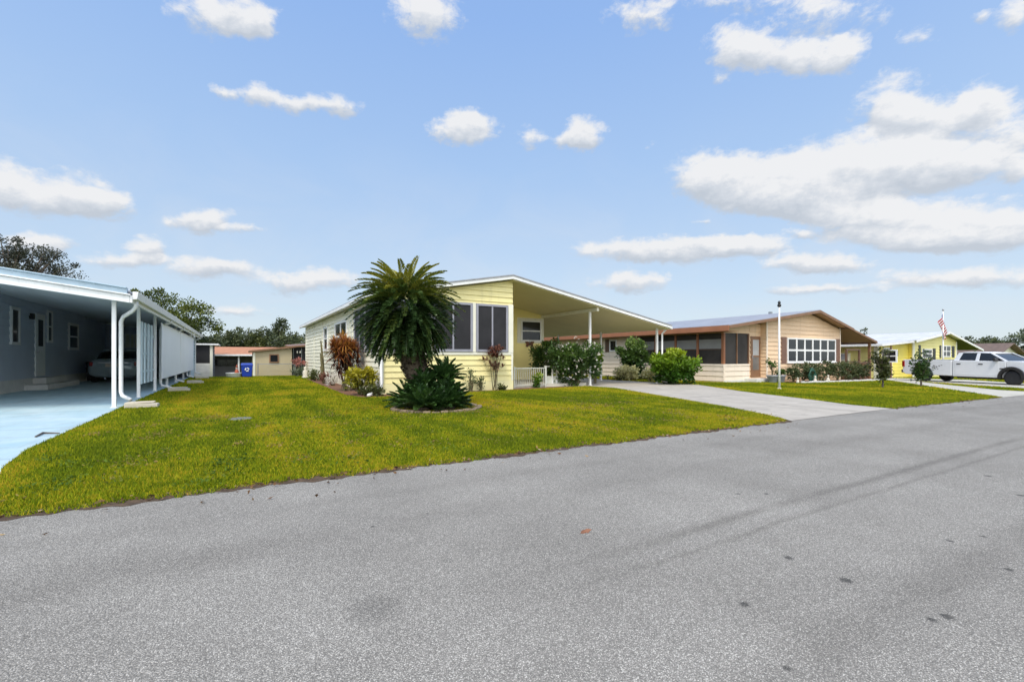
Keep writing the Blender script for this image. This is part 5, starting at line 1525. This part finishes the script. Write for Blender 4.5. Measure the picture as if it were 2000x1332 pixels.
def pup(label, x, y, z, n, ln, tilt=1.25, lean=(0, 0)):
    t = thing('cycad_pup', label, 'shrub', (x, y, z), 0, 'young cycads around the tall cycad')
    sp = []
    for i in range(n):
        u_ = (i + .5) / n
        po = .1 + u_ ** .8 * tilt
        a = i * 2.39996
        d = Vector((math.sin(po) * math.cos(a) + lean[0], math.sin(po) * math.sin(a) + lean[1], math.cos(po)))
        sp.append((Vector((x, y, z + .06)), d, ln * random.uniform(.8, 1.1), .55, random.uniform(.15, .75)))
    fronds('frond', LM['pup'], t, sp, 34, .145, .020)
    MB().lathe([(.15, -.05), (.17, .05), (.1, .18), (.02, .22)], 10, (x, y, z)).build('caudex', M['palmbark'], t)
    return t
pup('young cycad at the front left of the bed, its low frond reaching over the lawn', 4.2, 11.7, 0, 46, .78)
pup('young cycad at the front right of the bed', 4.92, 11.65, 0, 46, .70)
pup('young cycad low in the middle of the bed, before the trunk', 4.6, 11.5, 0, 44, .66)
pup('young cycad growing high up the right side of the trunk', 4.95, 12.1, .72, 38, .62, 1.35)
pup('young cycad on the right edge of the bed behind the front row', 5.15, 12.2, 0, 40, .66)
pup('young cycad on the left edge of the bed behind the front row', 4.1, 12.4, 0, 40, .74)
pup('young cycad sprouting from the left side of the trunk', 4.35, 12.0, .5, 34, .55, 1.4)
pup('young cycad just right of the trunk foot', 4.85, 11.85, .25, 40, .66, 1.3)
cen = (4.72, 12.05)
sheet('mulch_ring', [(cen[0] + 1.12 * math.cos(a), cen[1] + 1.02 * math.sin(a)) for a in np.linspace(0, 2 * math.pi, 40)[:-1]], .01, M['mulch'])
t = thing('edging_ring', 'ring of worn tan edging stones around the cycad bed', 'edging', (cen[0], cen[1], 0))
m = MB()
for i in range(34):
    a0, a1 = 2 * math.pi * i / 34 + .012, 2 * math.pi * (i + 1) / 34 - .012
    zt = random.uniform(.05, .085); j = random.uniform(-.02, .02)
    q = [(cen[0] + (r + j) * math.cos(a), cen[1] + (r * .92 + j) * math.sin(a)) for a in (a0, a1) for r in (1.12, 1.24)]
    o_ = [q[0], q[1], q[3], q[2]]
    m.hexa([(x, y, -.02) for x, y in o_] + [(x, y, zt) for x, y in o_])
m.build('edging_stone', M['stone'], t, bevel=.012)

# ------------------------------------------------------------------ shrubs and flowers
def straw(c, n, r, h_): return [Vector((c[0] + random.gauss(0, r), c[1] + random.gauss(0, r), random.uniform(*h_))) for _ in range(n)]
def sticks(name, parent, base, tops, r=.014):
    m = MB()
    for q in tops:
        b0 = Vector(base) + Vector((random.gauss(0, .06), random.gauss(0, .06), -.02))
        m.tube([b0, b0.lerp(q, .5) + Vector((random.gauss(0, .03), random.gauss(0, .03), 0)), q], [r * 1.4, r, r * .6], 5)
    return m.build(name, M['stem'], parent)

b = Vector((3.9, 20.3, 0))
t = thing('ti_plant', 'large bronze red strap leaved shrub against the pale side wall', 'shrub', b)
cs = []
for i in range(80):
    d = Vector((random.gauss(0, 1), random.gauss(0, 1), random.gauss(0, 1))).normalized()
    r_ = random.uniform(.55, 1.0)
    cs.append(Vector((b.x + d.x * .60 * r_, b.y + d.y * .60 * r_, 1.5 + d.z * .76 * r_)))
straps('foliage', LM['ti'], t, cs, 26, .55, .02, lambda c, d: clamp((c.z - .9) / 1.5 * .75 + random.uniform(-.15, .25), 0, 1), up=.45, droop=.3, spread=1.6)
sticks('stem', t, b, cs[:16])
b = Vector((9.38, 17.35, 0))
t = thing('ti_plant', 'small dusty red strap leaved plant on thin stems under the right sunroom window', 'shrub', b)
cs = [Vector((b.x + random.gauss(0, .17), b.y + random.gauss(0, .15), random.uniform(.85, 1.8))) for _ in range(38)]
straps('foliage', LM['tipink'], t, cs, 20, .32, .02, lambda c, d: random.uniform(.1, .8), up=.4, droop=.5)
sticks('stem', t, b, cs[:7])
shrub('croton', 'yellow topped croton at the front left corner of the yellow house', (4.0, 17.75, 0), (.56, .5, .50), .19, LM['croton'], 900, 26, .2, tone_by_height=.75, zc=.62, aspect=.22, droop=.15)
shrub('low_shrub', 'low dark green shrub at the foot of the yellow croton', (4.25, 17.15, 0), (.42, .35, .2), .12, LM['olive'], 420, 14, .14, aspect=.3)
for i, (x, y, r, hgt, lab, lm, lf_) in enumerate((
        (5.75, 17.25, .42, 1.05, 'sparse pale flowering shrub left of the cycad before the yellow siding', 'pale', .07),
        (6.3, 17.35, .35, .9, 'thin pale flowering shrub beside the trunk of the cycad', 'pale', .07),
        (8.25, 17.3, .42, 1.0, 'sparse rose bush right of the cycad before the yellow siding', 'rose', .08),
        (8.75, 17.4, .25, .7, 'thin rose bush between the sparse rose bush and the dusty red plant', 'rose', .08))):
    shrub('sparse_shrub', lab, (x, y, 0), (r, r * .8, hgt * .5), lf_, LM[lm], 150, 16, .16, zc=hgt * .55, stems=14, shell=.3)
shrub('low_shrub', 'low green plant at the foot of the dusty red strap leaved plant', (9.65, 17.2, 0), (.22, .2, .16), .1, LM['olive'], 160, 8, .1)
shrub('low_shrub', 'light green weed growing in front of the iron railing', (11.9, 18.0, 0), (.2, .2, .42), .13, LM['bright'], 170, 10, .12, tone_by_height=.7)
# tall narrow succulent and the small flowers along the side wall
b = Vector((4.25, 28.0, 0))
t = thing('candle_cactus', 'tall thin cactus leaning against the pale side wall', 'cactus', b)
for dx, dy, hh in ((0, 0, 2.35), (-.1, -.5, 1.6), (.05, .35, 1.2), (-.15, -.9, .9)):
    MB().tube([(b.x + dx, b.y + dy, -.02), (b.x + dx - .05, b.y + dy + .1, hh * .5), (b.x + dx - .1, b.y + dy + .45, hh)], [.075, .07, .035], 7).build('arm', paint('cactus_skin', (.10, .085, .03), .7, .35, 6.), t)
shrub('flower_clump', 'white flowered clump by the side wall just behind the bronze red shrub', (4.15, 24.6, 0), (.45, .7, .33), .1, LM['whitebloom'], 200, 14, .16)
shrub('flower_clump', 'greyish purple flower clump by the side wall near the cactus', (4.1, 26.6, 0), (.4, .6, .35), .11, LM['tipink'], 220, 14, .16)
shrub('flower_clump', 'green clump by the side wall beyond the cactus', (4.1, 30.2, 0), (.4, .9, .36), .13, LM['olive'], 280, 14, .2)
shrub('flower_clump', 'pink blooming shrub at the rear corner of the yellow house', (4.1, 38.6, 0), (.55, .5, .42), .13, LM['pink'], 300, 14, .2, zc=1.0)
shrub('flower_clump', 'grey green spiky clump under the pink blooming shrub', (3.9, 37.6, 0), (.6, .5, .3), .3, LM['sage'], 160, 10, .2, aspect=.12)
t = thing('garden_statue', 'cream garden statue by the rear side wall of the yellow house', 'statue', (4.05, 34.5, 0))
MB().lathe([(.2, 0), (.22, .08), (.15, .14), (.18, .35), (.14, .5), (.07, .56), (.1, .65), (.09, .73), (.02, .78)], 14, (4.05, 34.5, 0)).build('statue_body', M['statue'], t, smooth=True)

# the white flowered bush by the carport post
b = Vector((14.35, 18.15, 0))
t = shrub('oleander', 'tall dark green bush with white flowers at the carport post', b, (1.62, .9, 1.25), .16, LM['dark'], 7500, 80, .34, zc=1.25, aspect=.26, tone_by_height=.3, stems=14, shell=.35)
n = 60
dv = rng.normal(size=(n, 3)); dv /= np.linalg.norm(dv, axis=1, keepdims=True); dv[:, 1] = -np.abs(dv[:, 1]) * .9
c0_ = np.array([b.x, b.y, 1.3]); PP = c0_ + dv * np.array([1.5, .85, 1.15]) * rng.uniform(.85, 1.0, (n, 1))
for i in range(n):
    leaf_mesh('flower', LM['whitebloom'], t, np.repeat(PP[i:i + 1], 5, 0), rng.normal(size=(5, 3)) + dv[i], .08, .034, rng.uniform(0, 1, 5), fold=.1)
shrub('tall_shrub', 'narrow yellow green shrub just right of the white flowered bush', (16.75, 19.6, 0), (.45, .4, .95), .16, LM['bright'], 700, 22, .2, zc=1.0, tone_by_height=.5)
shrub('dark_bush', 'dark leafy bush in the carport shade behind the white slatted gate', (14.1, 20.3, .14), (.95, .7, 1.15), .16, LM['dark'], 2600, 40, .3, zc=1.3, aspect=.28, tone_by_height=.3)
shrub('pale_shrub', 'cream variegated low shrub left of the thin carport post', (G(1180, 741).x + .5, 22.0, gz(20, 22)), (.65, .6, .5), .16, LM['pale'], 420, 18, .2)
q = G(1238, 742)
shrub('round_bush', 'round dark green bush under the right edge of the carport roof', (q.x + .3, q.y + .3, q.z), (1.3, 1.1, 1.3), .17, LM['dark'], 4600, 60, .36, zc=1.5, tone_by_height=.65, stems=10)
shrub('bare_shrub', 'thin pink stemmed shrub behind the round dark green bush', (q.x + 1.6, q.y + 1.2, q.z), (.45, .45, .8), .12, LM['tipink'], 240, 16, .2, zc=2.0, stems=12)
for (px, py, r, lab) in ((1213, 743, .55, 'cream variegated low shrub at the left foot of the round dark green bush'), (1232, 744, .4, 'small cream variegated shrub beneath the round dark green bush'), (1268, 746, .55, 'cream variegated low shrub between the round bush and the bright green bush')):
    e = G(px, py)
    shrub('pale_shrub', lab, (e.x, e.y, e.z), (r, r, .48), .15, LM['pale'], 380, 16, .2)
q = G(1320, 752)
shrub('bright_bush', 'spreading bright green bush with a lit yellow green top beside the concrete driveway', (q.x + .35, q.y + .5, q.z), (1.4, 1.1, .98), .19, LM['bright'], 5200, 75, .30, zc=.92, tone_by_height=.8, flat=.6, stems=6)  # light on the top put into the leaf colour by height
e = G(1235, 742)
shrub('ivy_strip', 'low olive ground cover strip under the round dark green bush', (e.x, e.y - .2, e.z), (2.4, .5, .16), .12, LM['olive'], 900, 40, .2)

# rose hedge of the peach house
for i, (x, hgt, lab) in enumerate(((29.9, 1.0, 'rose bush nearest the grey pots, first of the row under the big window'), (31.0, 1.25, 'rose bush behind the green hose reel'), (32.0, 1.35, 'rose bush just right of the green hose reel'), (33.0, 1.15, 'rose bush with reddish tips in the middle of the row under the big window'),
                                 (34.1, 1.4, 'tallest rose bush of the row under the big window'), (35.3, 1.3, 'rose bush under the right half of the big window'), (36.5, 1.3, 'rose bush below the right brown shutter'), (37.8, 1.25, 'rose bush growing at the left end of the brown deck railing'), (39.0, 1.2, 'rose bush growing before the middle of the brown deck railing'))):
    g0 = gz(x, 16.2)
    shrub('rose_bush', lab, (x, 16.25, g0), (.62, .5, hgt * .5), .12, LM['rose'], 760, 26, .2, zc=hgt * .56, group='rose bushes before the peach house', tone_by_height=.35)
# pots, reel, figurines
for x, lab, tall in ((27.75, 'grey pot by the door step of the peach house', 1.5), (28.55, 'grey pot with low greenery beside the rose row', .6)):
    g0 = gz(x, 16.3)
    t = thing('flower_pot', lab, 'pot', (x, 16.3, g0))
    MB().lathe([(.20, 0), (.22, .02), (.30, .38), (.34, .40), (.34, .46), (.29, .46), (.27, .38)], 18, (x, 16.3, g0)).build('pot_body', M['pot'], t, smooth=True)
    if tall > 1:
        shrub('potted_plant', 'leggy dark green plant growing in the grey pot by the door step', (x, 16.3, g0 + .4), (.45, .3, .3), .13, LM['dark'], 170, 10, .16, zc=.75, stems=8)
    else:
        shrub('potted_plant', 'low dark green plant filling the grey pot beside the rose row', (x, 16.3, g0 + .4), (.4, .3, .22), .12, LM['dark'], 260, 12, .16)
hx, hy = 30.75, 15.55; g0 = gz(hx, hy)
t = thing('hose_reel', 'round green garden hose coiled upright before the rose row', 'hose', (hx, hy, g0))
m = MB()
for k, r in enumerate((.40, .33, .26)):
    m.tube([(hx + r * math.cos(a), hy + .05 * math.sin(a * 2 + k), g0 + .47 + r * math.sin(a)) for a in np.linspace(0, 2 * math.pi, 25)], .035, 6, False)
m.build('hose_coil', M['hose'], t, smooth=True)
MB().box(hx - .05, hy + .08, g0, hx + .05, hy + .14, g0 + .9).box(hx - .3, hy + .08, g0 + .44, hx + .3, hy + .14, g0 + .50).build('stand', M['hose'], t)
for px, py, lab, hh in ((1558, 747, 'pale bird figurine nearest the hose reel', .34), (1592, 746, 'pale seated figurine in the middle of the bed edge', .42), (1617, 745, 'slim pale figurine at the right of the bed edge', .46)):
    e = G(px, py); e.y = 15.35; e.x = atY(px, py, 15.35).x; g0 = gz(e.x, e.y)
    t = thing('figurine', lab, 'figurine', (e.x, e.y, g0), 0, 'garden figurines before the rose row')
    s = hh / .42
    MB().lathe([(.10 * s, 0), (.12 * s, .05 * s), (.09 * s, .15 * s), (.06 * s, .25 * s), (.04 * s, .29 * s)], 12, (e.x, e.y, g0)).build('body', M['statue'], t, smooth=True)
    MB().lathe([(.02 * s, .28 * s), (.055 * s, .32 * s), (.055 * s, .37 * s), (.02 * s, .42 * s)], 10, (e.x - .02, e.y - .02, g0)).build('head', M['statue'], t, smooth=True)
t = thing('bed_edging', 'row of grey edging stones along the rose bed', 'edging', (29, 15.2, gz(29, 15)))
m = MB()
for i in range(46):
    x = 28.7 + i * .3; y = 15.12 + (0.02 * math.sin(i * 1.7)) + (max(0, i - 32) * .035)
    z = gz(x, y)
    m.box(x, y - .06, z - .02, x + .27, y + .06, z + random.uniform(.08, .13))
m.build('edging_stone', M['block'], t, bevel=.02)

# two small trees beside the walk
for px, py, lab, hh, rr in ((1724, 757, 'vase shaped small tree at the left of the pale walk, before the navy door', 1.95, .62), (1799, 755, 'round dense small tree at the right, before the rear wheel of the pickup', 1.75, .56)):
    e = G(px, py)
    t = thing('small_tree', lab, 'tree', e)
    P, D, C, k = clumps((e.x, e.y, e.z + hh * .50), (rr * .66, rr * .66, hh * .42), 30, 1500, .2, 1.0, .3)
    D[:, 2] += .5
    P2, D2, C2, k2 = clumps((e.x, e.y, e.z + hh * .66), (rr * 1.0, rr * 1.0, hh * .44), 46, 360, .13, 1.0, .75, -.5)
    PA, DA = np.concatenate([P, P2]), np.concatenate([D, D2])
    leaf_mesh('crown', LM['olive'] if px < 1760 else LM['dark'], t, PA, DA, .11, .038, rng.uniform(0, .75, len(PA)))
    m = MB().tube([e - Vector((0, 0, .03)), e + Vector((.02, 0, hh * .3)), e + Vector((0, 0, hh * .6))], [.05, .04, .025], 8)
    for q in C2[:22]:
        q = Vector(q); m.tube([e + Vector((0, 0, hh * .3)), (e + Vector((0, 0, hh * .35))).lerp(q, .55), q], [.03, .018, .007], 5)
    m.build('trunk', M['bark'], t)

# ------------------------------------------------------------------ trees
def at_d(px, d):
    u_ = (px - MID) / FOC * d
    x, y = d * FW[0] + u_ * RT[0], d * FW[1] + u_ * RT[1]
    return Vector((x, y, gz(x, y)))
def zof(py, d): return EYE + (HOR - py) * d / FOC
def ptree(name, label, px, top, d, halfw, bottom, leaf, mat, n, nclump, csize, group=None, shell=.45, limbs=10, flat=.8, trunk_r=.2):
    b0 = at_d(px, d)
    zt, zb_ = zof(top, d), zof(bottom, d)
    hgt = zt - b0.z
    return tree(name, label, 'tree', b0, hgt, halfw * d / FOC, leaf, mat, trunk_r, n, nclump, csize, zt - zb_, (zt + zb_) / 2 - b0.z, group=group, shell=shell, limbs=limbs, flat=flat)
ptree('oak_tree', 'sparse grey leaved tree rising behind the grey house roof', 22, 458, 50, 100, 590, .22, LM['oak'], 15000, 180, .95, limbs=110, shell=.3, trunk_r=.3)
ptree('leafy_tree', 'rounded green tree behind the far end of the grey house', 318, 566, 62, 92, 690, .30, LM['bright'] if False else leaf_mat('mid_green_leaf', [(0, (.03, .046, .014)), (.5, (.085, .115, .022)), (1, (.25, .27, .045))], .5, .3), 14000, 110, 1.1, limbs=14, trunk_r=.28)
ptree('far_tree', 'dark tree between the rounded green tree and the screen porch roof', 398, 652, 70, 40, 700, .36, LM['wood'], 2600, 34, .8, 'trees beyond the back gardens')
for i, (px, top, d, hw, lab) in enumerate((
        (425, 645, 82, 26, 'first low tree of the back row, right above the screen porch'), (452, 641, 78, 27, 'low dense tree above the left part of the orange roof'), (478, 640, 84, 26, 'low dense tree above the middle of the orange roof'),
        (503, 640, 79, 27, 'low tree above the right end of the orange roof'), (524, 637, 86, 22, 'thin topped low tree above the left corner of the beige shed'), (560, 650, 77, 30, 'olive low tree above the right half of the beige shed'), (585, 648, 83, 26, 'yellowish low tree nearest the rear corner of the yellow house'),
        (612, 640, 88, 24, 'low tree just showing behind the rear corner of the yellow house'))):
    ptree('far_tree', lab, px, top, d, hw, 700, .34, LM['wood'] if i % 3 else LM['olive'], 2600, 36, .85, 'trees beyond the back gardens', flat=1.0)
ptree('tall_tree', 'tall narrow tree standing above the low trees behind the beige shed', 546, 613, 81, 17, 668, .34, LM['wood'], 1300, 20, .75, flat=1.1, shell=.25)
ptree('far_tree', 'small tree top showing above the peach house carport', 1692, 640, 105, 10, 690, .35, LM['wood'], 500, 10, .6)
for i, (px, top, d, hw, lab) in enumerate(((1893, 656, 120, 20, 'dark far tree just right of the lemon house roof'), (1922, 654, 126, 22, 'dark far tree above the left of the brown shingle roof'), (1950, 662, 118, 18, 'low far tree above the apex of the brown shingle roof'))):
    ptree('far_tree', lab, px, top, d, hw, 705, .5, LM['wood'], 1900, 30, 1.1, 'far trees on the right')
ptree('sage_tree', 'pale green tree at the right edge beyond the pickup', 2000, 642, 100, 32, 705, .42, LM['sage'], 3400, 40, 1.05)
ptree('far_tree', 'leafy tree seen under the carport roof behind the white flowered bush', 1098, 662, 62, 48, 705, .3, LM['olive'], 2400, 34, .8)
ptree('far_tree', 'dark far tree half hidden behind the pale green tree', 2030, 640, 125, 40, 705, .5, LM['wood'], 2200, 30, 1.2, 'far trees on the right')

# ------------------------------------------------------------------ small things on the ground
q = G(470, 819)
t = thing('utility_lid', 'grey oval utility lid set in the side lawn', 'lid', (q.x, q.y, 0))
MB().lathe([(.24, 0), (.24, .02), (.22, .03), (.05, .032)], 24, (q.x, q.y, 0)).build('lid_plate', M['lid'], t, smooth=False)
q = G(1141, 1042)
o = leaf_mesh('fallen_leaf', leaf_mat('dry_leaf', [(0, (.20, .09, .05)), (1, (.30, .14, .085))], .7, .2), None, np.array([(q.x - .04, q.y, .012), (q.x, q.y + .01, .015)]), np.array([(1, .2, .1), (1, -.5, .25)]), np.array([.11, .07]), np.array([.022, .018]), np.array([.4, .7]), fold=.5)
tag(o, 'curled reddish dry leaf lying on the asphalt', 'leaf')
a_, b_, c_ = G(69, 856), G(84, 849), G(116, 849)
o = MB().tube([a_ + Vector((0, 0, .03)), b_ + Vector((0, 0, .035)), c_ + Vector((0, 0, .03))], [.012, .02, .01], 6).build('fallen_twig', M['bark'], None)
tag(o, 'bent dark twig on the pale blue driveway', 'twig')

# dry leaves blown against the edge of the road
n = 620
lx = np.where(rng.uniform(0, 1, n) < .7, rng.uniform(-1.9, 10.4, n), rng.uniform(15.4, 24.5, n))
ly = EDGE - .02 + rng.normal(0, .07, n) - (rng.uniform(0, 1, n) < .12) * rng.uniform(0, .7, n)
P = np.stack([lx, ly, gz_np(lx, ly) + rng.uniform(.012, .03, n)], 1)
D = np.stack([rng.normal(size=n), rng.normal(size=n), rng.uniform(-.1, .35, n)], 1)
o = leaf_mesh('leaf_litter', leaf_mat('dry_litter', [(0, (.06, .035, .02)), (.5, (.17, .09, .04)), (.85, (.32, .2, .09)), (1, (.42, .33, .2))], .8, .15, .2), None, P, D, rng.uniform(.03, .075, n), rng.uniform(.009, .02, n), rng.uniform(0, 1, n), fold=.4)
tag(o, 'scatter of small dry brown leaves along the edge of the asphalt', 'leaves', kind='stuff')

# broad leaved weeds and thatch among the grass near the road
cw = np.stack([rng.uniform(-2.2, 13, 260), rng.uniform(6.0, 13, 260)], 1)
k = rng.integers(0, 260, 6500)
wx, wy = cw[k, 0] + rng.normal(0, .14, 6500), cw[k, 1] + rng.normal(0, .14, 6500)
ok = (wy > 5.85)
for p in HOLES: ok &= ~inpoly(wx, wy, p)
wx, wy = wx[ok], wy[ok]; n = len(wx)
P = np.stack([wx, wy, rng.uniform(.02, .05, n)], 1)
D = np.stack([rng.normal(size=n), rng.normal(size=n), rng.uniform(.1, .6, n)], 1)
kind = (rng.uniform(0, 1, 260)[k][ok])
o = leaf_mesh('lawn_weeds', leaf_mat('weed_leaf', [(0, (.05, .10, .012)), (.45, (.13, .19, .02)), (.6, (.24, .20, .04)), (1, (.30, .21, .07))], .7, .3, .15), None, P, D, rng.uniform(.03, .06, n), rng.uniform(.008, .016, n), np.clip(kind + rng.normal(0, .1, n), 0, 1), fold=.3)
tag(o, 'broad leaved weeds and dry thatch among the front lawn grass', 'weeds', kind='stuff')
